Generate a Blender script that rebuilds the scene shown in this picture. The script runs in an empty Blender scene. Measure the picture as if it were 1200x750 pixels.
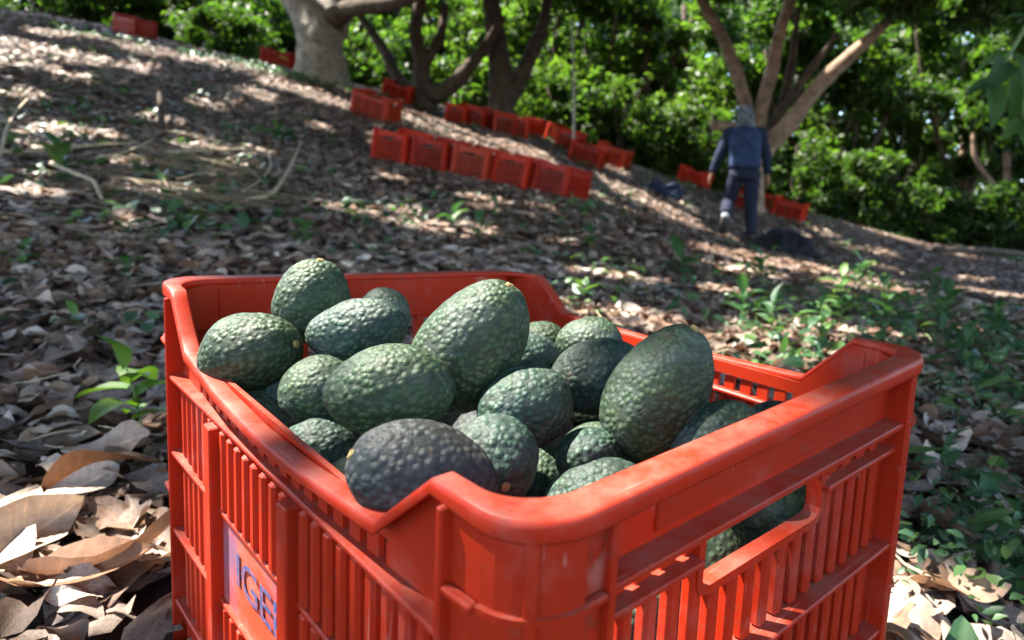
import bpy, bmesh, math, random
import numpy as np
from mathutils import Matrix, Vector

rng = np.random.default_rng(11)
random.seed(11)
SC = bpy.context.scene
COL = SC.collection

# ------------------------------------------------------------------ camera
PITCH = math.radians(4.0)
CAM_Z = 0.42
FPX, CX, CY = 799.0, 750.6, 354.4          # focal length and principal point, in 1200 px units
cd = bpy.data.cameras.new('camera')
cam = bpy.data.objects.new('camera', cd)
COL.objects.link(cam)
cam.location = (0, 0, CAM_Z)
cam.rotation_euler = (math.pi / 2 - PITCH, 0, 0)
cd.sensor_width = 36.0
cd.lens = FPX / 1200 * 36
cd.shift_x = -(CX - 600) / 1200
cd.shift_y = (CY - 375) / 1200
cd.clip_start = 0.02
cd.clip_end = 400
cd.dof.use_dof = True
cd.dof.focus_distance = 0.43
cd.dof.aperture_fstop = 24.0 / 2.7         # aperture diameter about 2.7 mm
SC.camera = cam

# ------------------------------------------------------------------ light
SUN = Vector((-0.50, 0.06, 0.86)).normalized()
w = bpy.data.worlds.new('World')
SC.world = w
w.use_nodes = True
nt = w.node_tree
bg = nt.nodes['Background']
sky = nt.nodes.new('ShaderNodeTexSky')
sky.sky_type = 'NISHITA'
sky.sun_disc = False
sky.sun_elevation = math.asin(SUN.z)
sky.sun_rotation = math.atan2(SUN.x, SUN.y)
sky.air_density = 1.0
sky.dust_density = 1.5
nt.links.new(sky.outputs[0], bg.inputs[0])
bg.inputs[1].default_value = 0.15
sl = bpy.data.lights.new('sun', 'SUN')
sl.energy = 4.5
sl.angle = math.radians(0.5)
sl.color = (1.0, 0.95, 0.86)
sun = bpy.data.objects.new('sun', sl)
COL.objects.link(sun)
sun.rotation_euler = SUN.to_track_quat('Z', 'Y').to_euler()
sun.location = (-6, 1, 12)

SC.view_settings.view_transform = 'Standard'
SC.view_settings.look = 'None'
SC.view_settings.gamma = 1.0
SC.view_settings.use_curve_mapping = False
SC.view_settings.exposure = 2.72
SC.cycles.max_bounces = 6
SC.cycles.diffuse_bounces = 3
SC.cycles.glossy_bounces = 2
SC.cycles.transmission_bounces = 3
SC.cycles.transparent_max_bounces = 4
SC.cycles.use_denoising = True
SC.cycles.sample_clamp_indirect = 4.0

# ------------------------------------------------------------------ geometry of the view -> places in the world
cp, sp = math.cos(PITCH), math.sin(PITCH)


def c2w(p):
    x, y, z = p
    return np.array((x, y * cp + z * sp, -y * sp + z * cp + CAM_Z))


def place(px, py, d):
    return c2w(((px - CX) / FPX * d, d, -(py - CY) / FPX * d))


# the crate's own frame, in camera coordinates (x along the near end, y along the long side, z up)
CM = np.array([[0.68593235, -0.72384045, 0.07451048], [0.72293743, 0.6662399, -0.18299145], [0.08281476, 0.17938617, 0.98028685]])
CT = np.array([-0.03816638, 0.22409593, -0.07312478])
RW = np.array([[1, 0, 0], [0, cp, sp], [0, -sp, cp]])
CW, CL, CH = 0.36, 0.50, 0.32


def crate_pt(x, y, z):                     # crate frame (origin at the near top corner) -> world
    return c2w(CM @ np.array((x, y, z)) + CT)


NORM = RW @ CM[:, 2]
P0 = crate_pt(CW / 2, CL / 2, -CH)


def plane_z(x, y):
    return P0[2] - (NORM[0] * (x - P0[0]) + NORM[1] * (y - P0[1])) / NORM[2]


ctl = []
for px, py, d in [(0, 15, 11), (100, 28, 11), (200, 52, 11), (320, 80, 10.6), (375, 94, 10), (480, 117, 12.0), (560, 138, 12.0),
                  (690, 179, 12.2), (770, 208, 12.2), (850, 236, 12.2), (960, 254, 12.0), (1100, 293, 11.5), (1200, 304, 11.5),
                  (147, 47, 10), (320, 82, 10.5), (433, 140, 8.3), (465, 121, 10.8), (440, 188, 6.4), (560, 213, 6.2), (680, 240, 6.0),
                  (530, 147, 10.4), (620, 163, 10.3), (700, 195, 10.1), (810, 218, 11.0), (863, 287, 8.8), (925, 300, 8.3), (930, 261, 10.5),
                  (0, 30, 15), (320, 104, 15), (560, 155, 15), (770, 220, 15), (960, 264, 15), (1200, 312, 15),
                  (0, 60, 24), (375, 130, 24), (770, 230, 24), (1200, 318, 24), (1500, 322, 15), (1500, 318, 24), (-300, 10, 15), (-300, -20, 11), (-300, 30, 24),
                  (0, 130, 5.4), (200, 190, 4.6), (0, 220, 3.4), (1100, 340, 5.5), (800, 330, 3.6)]:
    p = place(px, py, d)
    ctl.append((p[0], p[1], p[2] - plane_z(p[0], p[1])))
for gx in np.linspace(-2.2, 2.2, 6):
    for gy in np.linspace(-3, 1.6, 6):
        ctl.append((gx, gy, 0.0))
for gx in (-12, -7, 7, 12):
    for gy in (-8, -2):
        ctl.append((gx, gy, 0.0))
ctl = np.array(ctl)


def tps_k(r2):
    return 0.5 * r2 * np.log(r2 + 1e-9)


n_ = len(ctl)
A_ = np.zeros((n_ + 3, n_ + 3))
dx = ctl[:, None, :2] - ctl[None, :, :2]
A_[:n_, :n_] = tps_k((dx ** 2).sum(-1)) + np.eye(n_) * 0.4
A_[:n_, n_] = 1
A_[:n_, n_ + 1:] = ctl[:, :2]
A_[n_:, :n_] = A_[:n_, n_:].T
sol = np.linalg.solve(A_, np.append(ctl[:, 2], np.zeros(3)))


def ground(x, y):
    x = np.asarray(x, float)
    y = np.asarray(y, float)
    sh = x.shape
    xf, yf = np.clip(x.ravel(), -26, 24), np.clip(y.ravel(), -10, 27)
    out = np.empty(xf.shape)
    for i in range(0, len(xf), 20000):
        xs, ys = xf[i:i + 20000], yf[i:i + 20000]
        r2 = (xs[:, None] - ctl[None, :, 0]) ** 2 + (ys[:, None] - ctl[None, :, 1]) ** 2
        out[i:i + 20000] = tps_k(r2) @ sol[:n_] + sol[n_] + sol[n_ + 1] * xs + sol[n_ + 2] * ys + plane_z(xs, ys)
    near = np.exp(-((xf - P0[0]) ** 2 + (yf - P0[1]) ** 2) / 0.55 ** 2)
    out = out * (1 - near) + plane_z(xf, yf) * near
    return out.reshape(sh)


def gz(x, y):
    return float(ground(np.array([x]), np.array([y]))[0])


def gnormal(x, y):
    e = 0.05
    a = ground(np.array([x + e, x - e, x, x]), np.array([y, y, y + e, y - e]))
    return Vector((-(a[0] - a[1]) / (2 * e), -(a[2] - a[3]) / (2 * e), 1)).normalized()


def hit(px, py, lo=0.3, hi=40.0):           # where the line of sight through a spot of the photograph meets the ground
    d = np.geomspace(lo, hi, 900)
    p = np.stack([(px - CX) / FPX * d, d, -(py - CY) / FPX * d], -1) @ RW.T + np.array((0, 0, CAM_Z))
    g = ground(p[:, 0], p[:, 1])
    b = np.nonzero(p[:, 2] < g)[0]
    i = b[0] if len(b) else len(d) - 1
    return Vector((p[i, 0], p[i, 1], g[i]))


def project(P):
    P = np.asarray(P, float) - np.array((0, 0, CAM_Z))
    c = P @ RW
    return np.stack([CX + FPX * c[..., 0] / c[..., 1], CY - FPX * c[..., 2] / c[..., 1], c[..., 1]], -1)


# ------------------------------------------------------------------ helpers
def tag(o, label=None, cat=None, group=None, kind=None):
    if label: o['label'] = label
    if cat: o['category'] = cat
    if group: o['group'] = group
    if kind: o['kind'] = kind
    return o


def link(name, me, mat=None, parent=None, smooth=False):
    o = bpy.data.objects.new(name, me)
    COL.objects.link(o)
    if mat is not None and not me.materials:
        me.materials.append(mat)
    if parent is not None:
        o.parent = parent
    if smooth:
        me.polygons.foreach_set('use_smooth', [True] * len(me.polygons))
    return o


def empty(name, mw=None, loc=None):
    o = bpy.data.objects.new(name, None)
    COL.objects.link(o)
    o.empty_display_size = 0.1
    if mw is not None: o.matrix_world = mw
    if loc is not None: o.location = loc
    return o


def mesh_np(name, verts, faces_list, tint=None, smooth=False):
    """faces_list: list of int arrays (n,k)"""
    me = bpy.data.meshes.new(name)
    verts = np.asarray(verts, np.float32)
    loops = np.concatenate([f.ravel() for f in faces_list]).astype(np.int32)
    tot = np.concatenate([np.full(len(f), f.shape[1]) for f in faces_list]).astype(np.int32)
    start = np.concatenate([[0], np.cumsum(tot)[:-1]]).astype(np.int32)
    me.vertices.add(len(verts)); me.vertices.foreach_set('co', verts.ravel())
    me.loops.add(len(loops)); me.loops.foreach_set('vertex_index', loops)
    me.polygons.add(len(tot)); me.polygons.foreach_set('loop_start', start)
    if smooth:
        me.polygons.foreach_set('use_smooth', np.ones(len(tot), bool))
    me.update(calc_edges=True)
    if tint is not None:
        a = me.attributes.new('tint', 'FLOAT', 'POINT')
        a.data.foreach_set('value', np.asarray(tint, np.float32))
    return me


def bm_mesh(name, bm):
    me = bpy.data.meshes.new(name)
    bmesh.ops.recalc_face_normals(bm, faces=bm.faces)
    bm.to_mesh(me)
    bm.free()
    return me


def rotmats(normals, yaw, tilt_a, tilt_b):
    """rows of 3x3 matrices: local z near the given normals"""
    n = len(yaw)
    z = normals / np.linalg.norm(normals, axis=1, keepdims=True)
    x = np.stack([np.cos(yaw), np.sin(yaw), np.zeros(n)], 1)
    x -= z * (x * z).sum(1, keepdims=True)
    x /= np.linalg.norm(x, axis=1, keepdims=True)
    y = np.cross(z, x)
    ca, sa = np.cos(tilt_a)[:, None], np.sin(tilt_a)[:, None]
    x, z = x * ca + z * sa, z * ca - x * sa
    cb, sb = np.cos(tilt_b)[:, None], np.sin(tilt_b)[:, None]
    y, z = y * cb + z * sb, z * cb - y * sb
    return np.stack([x, y, z], 2)


def leaf_attrs(me, nx, ny, copies=1):
    """where on the leaf a vertex lies: across (-1..1, 0 on the midrib) and along (0..1)"""
    i, j = np.meshgrid(np.arange(nx + 1), np.arange(ny + 1), indexing='ij')
    for nm, v in (('across', -1 + 2 * j / ny), ('along', i / nx)):
        a = me.attributes.new(nm, 'FLOAT', 'POINT')
        a.data.foreach_set('value', np.tile(v.ravel(), copies).astype(np.float32))


def bake(name, variant, which, pos, rot, scale, tint):
    """join many placed copies of a few small meshes into one mesh"""
    Vs, Fs, Ts, off = [], [], [], 0
    for k, (vv, ff) in enumerate(variant):
        m = np.nonzero(which == k)[0]
        if not len(m): continue
        P = np.einsum('nij,vj->nvi', rot[m], vv) * scale[m][:, None, None] + pos[m][:, None, :]
        Vs.append(P.reshape(-1, 3))
        base = off + np.arange(len(m)) * len(vv)
        Fs.append((ff[None] + base[:, None, None]).reshape(-1, ff.shape[1]))
        Ts.append(np.repeat(tint[m], len(vv)))
        off += len(m) * len(vv)
    return mesh_np(name, np.concatenate(Vs), Fs, np.concatenate(Ts), smooth=False)


def leaf_shape(nx, ny, width, curl, fold, wave, r, twist=0.0, stalk=0.0):
    """a leaf of length 1 along x from its base, as verts and quads"""
    ph, ph2 = r.uniform(0, 6.28), r.uniform(0, 6.28)
    vs = []
    for i in range(nx + 1):
        t = i / nx
        hw = width * 0.5 * (max(0.0, math.sin(math.pi * min(1, t ** 0.80))) ** 0.95) + 0.006
        if 0 < i < nx: hw *= 1 + r.uniform(-0.10, 0.10)
        for j in range(ny + 1):
            s = -1 + 2 * j / ny
            y = s * hw
            x = t + 0.03 * math.sin(3 * t + ph)
            z = curl * ((t - 0.5) ** 2 * 2 - 0.25) + fold * hw * abs(s) ** 1.3 * (1 + 0.4 * math.sin(5 * t + ph2)) + wave * math.sin(7 * t + ph + 2.0 * s) * abs(s) + (t - .5) * twist * y * 4
            vs.append((x - 0.5, y + 0.05 * math.sin(2.4 * t + ph2), z))
    fs = []
    for i in range(nx):
        for j in range(ny):
            a = i * (ny + 1) + j
            fs.append((a, a + 1, a + ny + 2, a + ny + 1))
    return np.array(vs), np.array(fs)


def tube(path, radii, seg=10, rough=0.0, r=None, cap=True):
    """verts, faces of a bent tapering round bar"""
    path = [Vector(p) for p in path]
    vs, fs = [], []
    prev = None
    for i, p in enumerate(path):
        if i == 0: t = path[1] - path[0]
        elif i == len(path) - 1: t = path[-1] - path[-2]
        else: t = path[i + 1] - path[i - 1]
        t.normalize()
        if prev is None:
            up = Vector((0, 0, 1)) if abs(t.z) < 0.9 else Vector((0, 1, 0))
            a = t.cross(up).normalized()
        else:
            a = (prev - t * prev.dot(t)).normalized()
        prev = a
        b = t.cross(a)
        for k in range(seg):
            th = 2 * math.pi * k / seg
            rr = radii[i] * (1 + (rough * r.uniform(-1, 1) if rough else 0))
            vs.append(tuple(p + (a * math.cos(th) + b * math.sin(th)) * rr))
    for i in range(len(path) - 1):
        for k in range(seg):
            fs.append((i * seg + k, i * seg + (k + 1) % seg, (i + 1) * seg + (k + 1) % seg, (i + 1) * seg + k))
    return vs, fs


def spline(pts, n):
    """Catmull-Rom through pts, n points per span"""
    P = [np.array(p, float) for p in pts]
    P = [2 * P[0] - P[1]] + P + [2 * P[-1] - P[-2]]
    out = []
    for i in range(1, len(P) - 2):
        for k in range(n):
            t = k / n
            out.append(0.5 * (2 * P[i] + (P[i + 1] - P[i - 1]) * t + (2 * P[i - 1] - 5 * P[i] + 4 * P[i + 1] - P[i + 2]) * t * t + (3 * P[i] - P[i - 1] - 3 * P[i + 1] + P[i + 2]) * t ** 3))
    out.append(P[-2])
    return out


def bar(name, pts, r0, r1, mat, parent=None, n=4, seg=10, rough=0.0, flare=0.0, seed=0):
    r = random.Random(seed)
    path = spline(pts, n)
    m = len(path) - 1
    rad = [r0 + (r1 - r0) * i / m + flare * math.exp(-i * 5.0 / m) for i in range(m + 1)]
    vs, fs = tube(path, rad, seg, rough, r)
    me = bpy.data.meshes.new(name)
    me.from_pydata(vs, [], fs + [tuple(range(seg))[::-1], tuple(range(m * seg, m * seg + seg))])
    return link(name, me, mat, parent, smooth=True)


# ------------------------------------------------------------------ materials
def new_mat(name):
    m = bpy.data.materials.new(name)
    m.use_nodes = True
    t = m.node_tree
    return m, t, t.nodes['Principled BSDF'], t.nodes['Material Output']


def N(t, kind, **kw):
    n = t.nodes.new(kind)
    for k, v in kw.items():
        if k in n.inputs.keys() if hasattr(n.inputs, 'keys') else False:
            n.inputs[k].default_value = v
        else:
            setattr(n, k, v)
    return n


def ramp(t, src, stops, interp='LINEAR'):
    r = t.nodes.new('ShaderNodeValToRGB')
    r.color_ramp.interpolation = interp
    e = r.color_ramp.elements
    while len(e) < len(stops): e.new(0.5)
    for k, (p, c) in enumerate(stops):
        e[k].position = p
        e[k].color = (*c, 1)
    t.links.new(src, r.inputs[0])
    return r.outputs[0]


def noise(t, scale, detail=4, rough=0.6, coord='Object', dist=0.0):
    tc = t.nodes.new('ShaderNodeTexCoord')
    n = t.nodes.new('ShaderNodeTexNoise')
    n.inputs['Scale'].default_value = scale
    n.inputs['Detail'].default_value = detail
    n.inputs['Roughness'].default_value = rough
    n.inputs['Distortion'].default_value = dist
    t.links.new(tc.outputs[coord], n.inputs['Vector'])
    return n.outputs['Fac']


def mixc(t, fac, a, b, mode='MIX'):
    m = t.nodes.new('ShaderNodeMix')
    m.data_type = 'RGBA'
    m.blend_type = mode
    for sock, v in ((m.inputs[0], fac), (m.inputs[6], a), (m.inputs[7], b)):
        if hasattr(v, 'links') or hasattr(v, 'is_linked'): t.links.new(v, sock)
        elif isinstance(v, (int, float)): sock.default_value = v
        else: sock.default_value = (*v, 1)
    return m.outputs[2]


def math_n(t, op, a, b=None, clamp=False):
    m = t.nodes.new('ShaderNodeMath')
    m.operation = op
    m.use_clamp = clamp
    for s, v in ((m.inputs[0], a), (m.inputs[1], b)):
        if v is None: continue
        if isinstance(v, (int, float)): s.default_value = v
        else: t.links.new(v, s)
    return m.outputs[0]


def bump(t, bsdf, h, strength=0.4, dist=0.002):
    b = t.nodes.new('ShaderNodeBump')
    b.inputs['Strength'].default_value = strength
    b.inputs['Distance'].default_value = dist
    t.links.new(h, b.inputs['Height'])
    t.links.new(b.outputs[0], bsdf.inputs['Normal'])


def leaf_mat(name, stops, by='tint', trans=0.35, tcol=(1.5, 1.6, 0.7), rough=0.5, spec=0.35, mottle=0.0, mscale=60, veins=0.0):
    m, t, b, o = new_mat(name)
    if by == 'tint':
        a = t.nodes.new('ShaderNodeAttribute')
        a.attribute_name = 'tint'
        src = a.outputs['Fac']
    else:
        a = t.nodes.new('ShaderNodeObjectInfo')
        src = a.outputs['Random']
    c = ramp(t, src, stops)
    if mottle:
        nz = noise(t, mscale, 5, 0.65)
        d = ramp(t, nz, [(0.30, (1 - mottle, 1 - mottle, 1 - mottle)), (0.68, (1.12, 1.1, 1.08))])
        c = mixc(t, 1.0, c, d, 'MULTIPLY')
        bump(t, b, nz, 0.5, 0.002)
    if veins:
        at, al = t.nodes.new('ShaderNodeAttribute'), t.nodes.new('ShaderNodeAttribute')
        at.attribute_name, al.attribute_name = 'across', 'along'
        ab = math_n(t, 'ABSOLUTE', at.outputs['Fac'])
        mid = ramp(t, ab, [(0.03, (1, 1, 1)), (0.11, (0, 0, 0))])
        sv = math_n(t, 'SINE', math_n(t, 'SUBTRACT', math_n(t, 'MULTIPLY', al.outputs['Fac'], 62.0), math_n(t, 'MULTIPLY', ab, 9.0)))
        sv = math_n(t, 'MULTIPLY', ramp(t, sv, [(0.86, (0, 0, 0)), (0.98, (1, 1, 1))]), 0.45)
        v_ = math_n(t, 'MULTIPLY', math_n(t, 'MAXIMUM', mid, sv), veins)
        c = mixc(t, v_, c, (1.5, 1.4, 1.25), 'MULTIPLY')
        # rotted, darker margin and blotches
        n5 = noise(t, mscale * 0.35, 4, 0.7)
        c = mixc(t, math_n(t, 'MULTIPLY', ramp(t, n5, [(0.52, (0, 0, 0)), (0.66, (1, 1, 1))]), 0.55), c, (0.45, 0.38, 0.33), 'MULTIPLY')
    t.links.new(c, b.inputs['Base Color'])
    b.inputs['Roughness'].default_value = rough
    b.inputs['Specular IOR Level'].default_value = spec
    if trans:
        tr = t.nodes.new('ShaderNodeBsdfTranslucent')
        t.links.new(mixc(t, 1.0, c, tcol, 'MULTIPLY'), tr.inputs[0])
        mx = t.nodes.new('ShaderNodeMixShader')
        mx.inputs[0].default_value = trans
        t.links.new(b.outputs[0], mx.inputs[1])
        t.links.new(tr.outputs[0], mx.inputs[2])
        t.links.new(mx.outputs[0], o.inputs[0])
    return m


def simple(name, col, rough=0.7, nscale=None, var=0.3, spec=0.3, bstr=0.0, bdist=0.004, detail=5):
    m, t, b, o = new_mat(name)
    b.inputs['Roughness'].default_value = rough
    b.inputs['Specular IOR Level'].default_value = spec
    if nscale:
        nz = noise(t, nscale, detail, 0.65)
        lo = tuple(c * (1 - var) for c in col)
        hi = tuple(c * (1 + var) for c in col)
        t.links.new(ramp(t, nz, [(0.3, lo), (0.7, hi)]), b.inputs['Base Color'])
        if bstr: bump(t, b, nz, bstr, bdist)
    else:
        b.inputs['Base Color'].default_value = (*col, 1)
    return m


def plastic(name, base, wear=1.0):
    m, t, b, o = new_mat(name)
    n1 = noise(t, 14, 6, 0.7)
    n2 = noise(t, 120, 4, 0.7)
    n3 = noise(t, 5, 4, 0.6, dist=0.6)
    c = mixc(t, ramp(t, n3, [(0.35, (0, 0, 0)), (0.7, (1, 1, 1))]), base, tuple(min(1, v * k) for v, k in zip(base, (0.78, 0.75, 0.8))))
    # chalky, sun-bleached scuffs and brown grime
    sc = math_n(t, 'MULTIPLY', ramp(t, n1, [(0.54, (0, 0, 0)), (0.70, (1, 1, 1))]), 0.16 * wear)
    c = mixc(t, sc, c, (0.46, 0.20, 0.16))
    gr = math_n(t, 'MULTIPLY', ramp(t, n2, [(0.58, (0, 0, 0)), (0.78, (1, 1, 1))]), 0.45 * wear)
    c = mixc(t, gr, c, (0.16, 0.07, 0.045))
    # dust that has settled on upward faces
    tc = t.nodes.new('ShaderNodeTexCoord')
    sx = t.nodes.new('ShaderNodeSeparateXYZ')
    t.links.new(tc.outputs['Normal'], sx.inputs[0])
    up = ramp(t, sx.outputs[2], [(0.55, (0, 0, 0)), (0.95, (1, 1, 1))])
    n4 = noise(t, 38, 6, 0.72)
    du = math_n(t, 'MULTIPLY', up, ramp(t, n4, [(0.40, (0.05, 0.05, 0.05)), (0.70, (0.48, 0.48, 0.48))]))
    du = math_n(t, 'MULTIPLY', du, wear)
    c = mixc(t, du, c, (0.30, 0.135, 0.10))
    t.links.new(c, b.inputs['Base Color'])
    t.links.new(math_n(t, 'ADD', math_n(t, 'MULTIPLY', n1, 0.35), 0.28), b.inputs['Roughness'])
    b.inputs['Specular IOR Level'].default_value = 0.22
    # fine scratches, pale where the skin of the plastic is broken
    for sc_, st in (((9, 160, 9), 0.66), ((160, 9, 30), 0.68)):
        mpn = t.nodes.new('ShaderNodeMapping'); mpn.inputs['Scale'].default_value = sc_
        mpn.inputs['Rotation'].default_value = (0.3, 0.5, 0.4)
        t.links.new(tc.outputs['Object'], mpn.inputs['Vector'])
        ns = t.nodes.new('ShaderNodeTexNoise'); ns.inputs['Scale'].default_value = 1.6; ns.inputs['Detail'].default_value = 5
        t.links.new(mpn.outputs[0], ns.inputs['Vector'])
        c = mixc(t, math_n(t, 'MULTIPLY', ramp(t, ns.outputs['Fac'], [(st, (0, 0, 0)), (st + .06, (1, 1, 1))]), 0.24 * wear), c, (0.52, 0.24, 0.19))
    t.links.new(c, b.inputs['Base Color'])
    bump(t, b, n2, 0.12, 0.001)
    tr = t.nodes.new('ShaderNodeBsdfTranslucent')
    tr.inputs[0].default_value = (0.60, 0.030, 0.012, 1)
    mx = t.nodes.new('ShaderNodeMixShader')
    mx.inputs[0].default_value = 0.22
    t.links.new(b.outputs[0], mx.inputs[1])
    t.links.new(tr.outputs[0], mx.inputs[2])
    t.links.new(mx.outputs[0], o.inputs[0])
    return m


M_RED = plastic('red_plastic', (0.44, 0.028, 0.007), 1.65)
M_RED_FAR = plastic('red_plastic_far', (0.62, 0.036, 0.010), 0.5)


def avocado_mat(name, c0, c1, c2):
    m, t, b, o = new_mat(name)
    tc = t.nodes.new('ShaderNodeTexCoord')
    oi = t.nodes.new('ShaderNodeObjectInfo')
    mp = t.nodes.new('ShaderNodeVectorMath'); mp.operation = 'ADD'
    cb = t.nodes.new('ShaderNodeCombineXYZ')
    t.links.new(math_n(t, 'MULTIPLY', oi.outputs['Random'], 37.0), cb.inputs[0])
    t.links.new(tc.outputs['Object'], mp.inputs[0]); t.links.new(cb.outputs[0], mp.inputs[1])

    def nz(scale, detail=4, rough=0.6):
        n = t.nodes.new('ShaderNodeTexNoise')
        n.inputs['Scale'].default_value = scale; n.inputs['Detail'].default_value = detail; n.inputs['Roughness'].default_value = rough
        t.links.new(mp.outputs[0], n.inputs['Vector'])
        return n.outputs['Fac']
    big, mid, fine, vast = nz(45, 3), nz(330, 3, 0.6), nz(1100, 3), nz(13, 3)
    vo = t.nodes.new('ShaderNodeTexVoronoi')
    vo.feature = 'SMOOTH_F1'
    vo.inputs['Scale'].default_value = 235
    vo.inputs['Smoothness'].default_value = 0.35
    vo.inputs['Randomness'].default_value = 1.0
    t.links.new(mp.outputs[0], vo.inputs['Vector'])
    knob = ramp(t, vo.outputs['Distance'], [(0.10, (1, 1, 1)), (0.62, (0, 0, 0))])
    c = ramp(t, big, [(0.30, c0), (0.55, c1), (0.75, c2)])
    c = mixc(t, ramp(t, vast, [(0.50, (0, 0, 0)), (0.72, (0.5, 0.5, 0.5))]), c, (0.050, 0.040, 0.028))
    c = mixc(t, ramp(t, knob, [(0.0, (0.65, 0.65, 0.65)), (0.45, (0, 0, 0))]), c, tuple(v * 0.40 for v in c0))
    c = mixc(t, math_n(t, 'MULTIPLY', ramp(t, mid, [(0.60, (0, 0, 0)), (0.75, (1, 1, 1))]), 0.22), c, (0.12, 0.15, 0.05))
    # brown rub marks and a grey bloom
    c = mixc(t, math_n(t, 'MULTIPLY', ramp(t, nz(75, 5, 0.7), [(0.64, (0, 0, 0)), (0.72, (1, 1, 1))]), 0.6), c, (0.13, 0.085, 0.05))
    c = mixc(t, math_n(t, 'MULTIPLY', ramp(t, nz(28, 4, 0.7), [(0.5, (0, 0, 0)), (0.7, (1, 1, 1))]), 0.16), c, (0.30, 0.34, 0.33))
    t.links.new(c, b.inputs['Base Color'])
    t.links.new(math_n(t, 'ADD', math_n(t, 'MULTIPLY', fine, 0.35), 0.41), b.inputs['Roughness'])
    b.inputs['Specular IOR Level'].default_value = 0.33
    h = math_n(t, 'ADD', math_n(t, 'MULTIPLY', knob, 0.8), math_n(t, 'MULTIPLY', mid, 0.5))
    h = math_n(t, 'ADD', h, math_n(t, 'MULTIPLY', fine, 0.2))
    bump(t, b, h, 0.65, 0.0020)
    return m


M_AVO = [avocado_mat('avocado_green', (0.015, 0.033, 0.012), (0.027, 0.056, 0.022), (0.048, 0.075, 0.024)),
         avocado_mat('avocado_teal', (0.015, 0.034, 0.024), (0.024, 0.058, 0.039), (0.040, 0.071, 0.037)),
         avocado_mat('avocado_pale', (0.028, 0.052, 0.026), (0.046, 0.081, 0.043), (0.069, 0.103, 0.046)),
         avocado_mat('avocado_dark', (0.019, 0.023, 0.022), (0.034, 0.040, 0.040), (0.040, 0.057, 0.038))]
M_SCAR = simple('stem_scar', (0.26, 0.19, 0.07), 0.8, 500, 0.5, bstr=0.5, bdist=0.001)

DRY = [(0.0, (0.050, 0.031, 0.022)), (0.16, (0.120, 0.066, 0.042)), (0.32, (0.225, 0.142, 0.098)), (0.46, (0.195, 0.155, 0.134)),
       (0.60, (0.300, 0.215, 0.160)), (0.74, (0.300, 0.255, 0.230)), (0.88, (0.48, 0.375, 0.295)), (1.0, (0.66, 0.57, 0.49))]
M_DRY = leaf_mat('dry_leaf', DRY, 'random', 0.14, (1.3, 0.9, 0.6), 0.62, 0.3, 0.5, 45, 0.8)
M_LITTER = leaf_mat('leaf_litter', DRY, 'tint', 0.10, (1.3, 0.9, 0.6), 0.65, 0.3, 0.45, 45)
M_LITTER_NEAR = leaf_mat('leaf_litter_near', DRY, 'tint', 0.10, (1.3, 0.9, 0.6), 0.65, 0.3, 0.5, 45, 0.8)
GREEN = [(0.0, (0.014, 0.031, 0.009)), (0.35, (0.024, 0.054, 0.012)), (0.7, (0.041, 0.082, 0.015)), (1.0, (0.082, 0.116, 0.020))]
M_LEAF = leaf_mat('green_leaf', GREEN, 'tint', 0.42, (2.4, 2.6, 0.9), 0.42, 0.4)
M_FAR_LEAF = leaf_mat('far_leaf', [(0.0, (0.014, 0.034, 0.010)), (0.5, (0.036, 0.070, 0.014)), (1.0, (0.062, 0.102, 0.022))], 'tint', 0.42, (2.1, 2.5, 0.8), 0.5, 0.35)
M_WEED = leaf_mat('weed_leaf', [(0.0, (0.028, 0.075, 0.032)), (0.6, (0.045, 0.115, 0.04)), (1.0, (0.10, 0.18, 0.04))], 'random', 0.22, (1.8, 2.0, 0.8), 0.40, 0.45, 0.25, 50)
M_COVER = leaf_mat('ground_cover_leaf', [(0.0, (0.028, 0.070, 0.036)), (0.6, (0.042, 0.10, 0.040)), (1.0, (0.085, 0.15, 0.04))], 'tint', 0.22, (1.8, 2.0, 0.8), 0.45, 0.4)
M_STEM = simple('weed_stem', (0.10, 0.15, 0.05), 0.6, 60, 0.3)
M_BARK = simple('bark_grey', (0.25, 0.23, 0.195), 0.9, 9, 0.55, 0.1, 0.9, 0.03, 8)
M_BARK_D = simple('bark_dark', (0.075, 0.058, 0.045), 0.95, 9, 0.5, 0.1, 0.9, 0.02, 8)
M_BARK_W = simple('bark_warm', (0.24, 0.165, 0.115), 0.85, 7, 0.55, 0.15, 0.8, 0.02, 8)
M_STICK = simple('dry_stick', (0.36, 0.29, 0.20), 0.8, 40, 0.35, bstr=0.4)
M_STRAW = simple('straw', (0.19, 0.145, 0.09), 0.8, 30, 0.3)
M_BAG = simple('black_plastic_sheet', (0.005, 0.0055, 0.009), 0.42, 10, 0.4, 0.22, 0.9, 0.05)
M_NAVY = simple('navy_cloth', (0.018, 0.026, 0.060), 0.8, 25, 0.3, 0.2, 0.4, 0.01)


def soil_mat():
    m, t, b, o = new_mat('soil')
    n1, n2 = noise(t, 3, 8, 0.7), noise(t, 38, 6, 0.7)
    c = ramp(t, n1, [(0.3, (0.040, 0.028, 0.020)), (0.5, (0.075, 0.052, 0.036)), (0.7, (0.11, 0.075, 0.05))])
    c = mixc(t, ramp(t, n2, [(0.35, (0.6, 0.6, 0.6)), (0.65, (0, 0, 0))]), c, (0.03, 0.021, 0.015))
    t.links.new(c, b.inputs['Base Color'])
    b.inputs['Roughness'].default_value = 0.95
    bump(t, b, n2, 0.8, 0.03)
    return m


# ------------------------------------------------------------------ ground
def axis(a, b, fine0, fine1, step, coarse):
    xs = list(np.arange(a, fine0, coarse)) + list(np.arange(fine0, fine1, step)) + list(np.arange(fine1, b + coarse, coarse))
    return np.array(sorted(set(np.round(xs, 4))))


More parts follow.
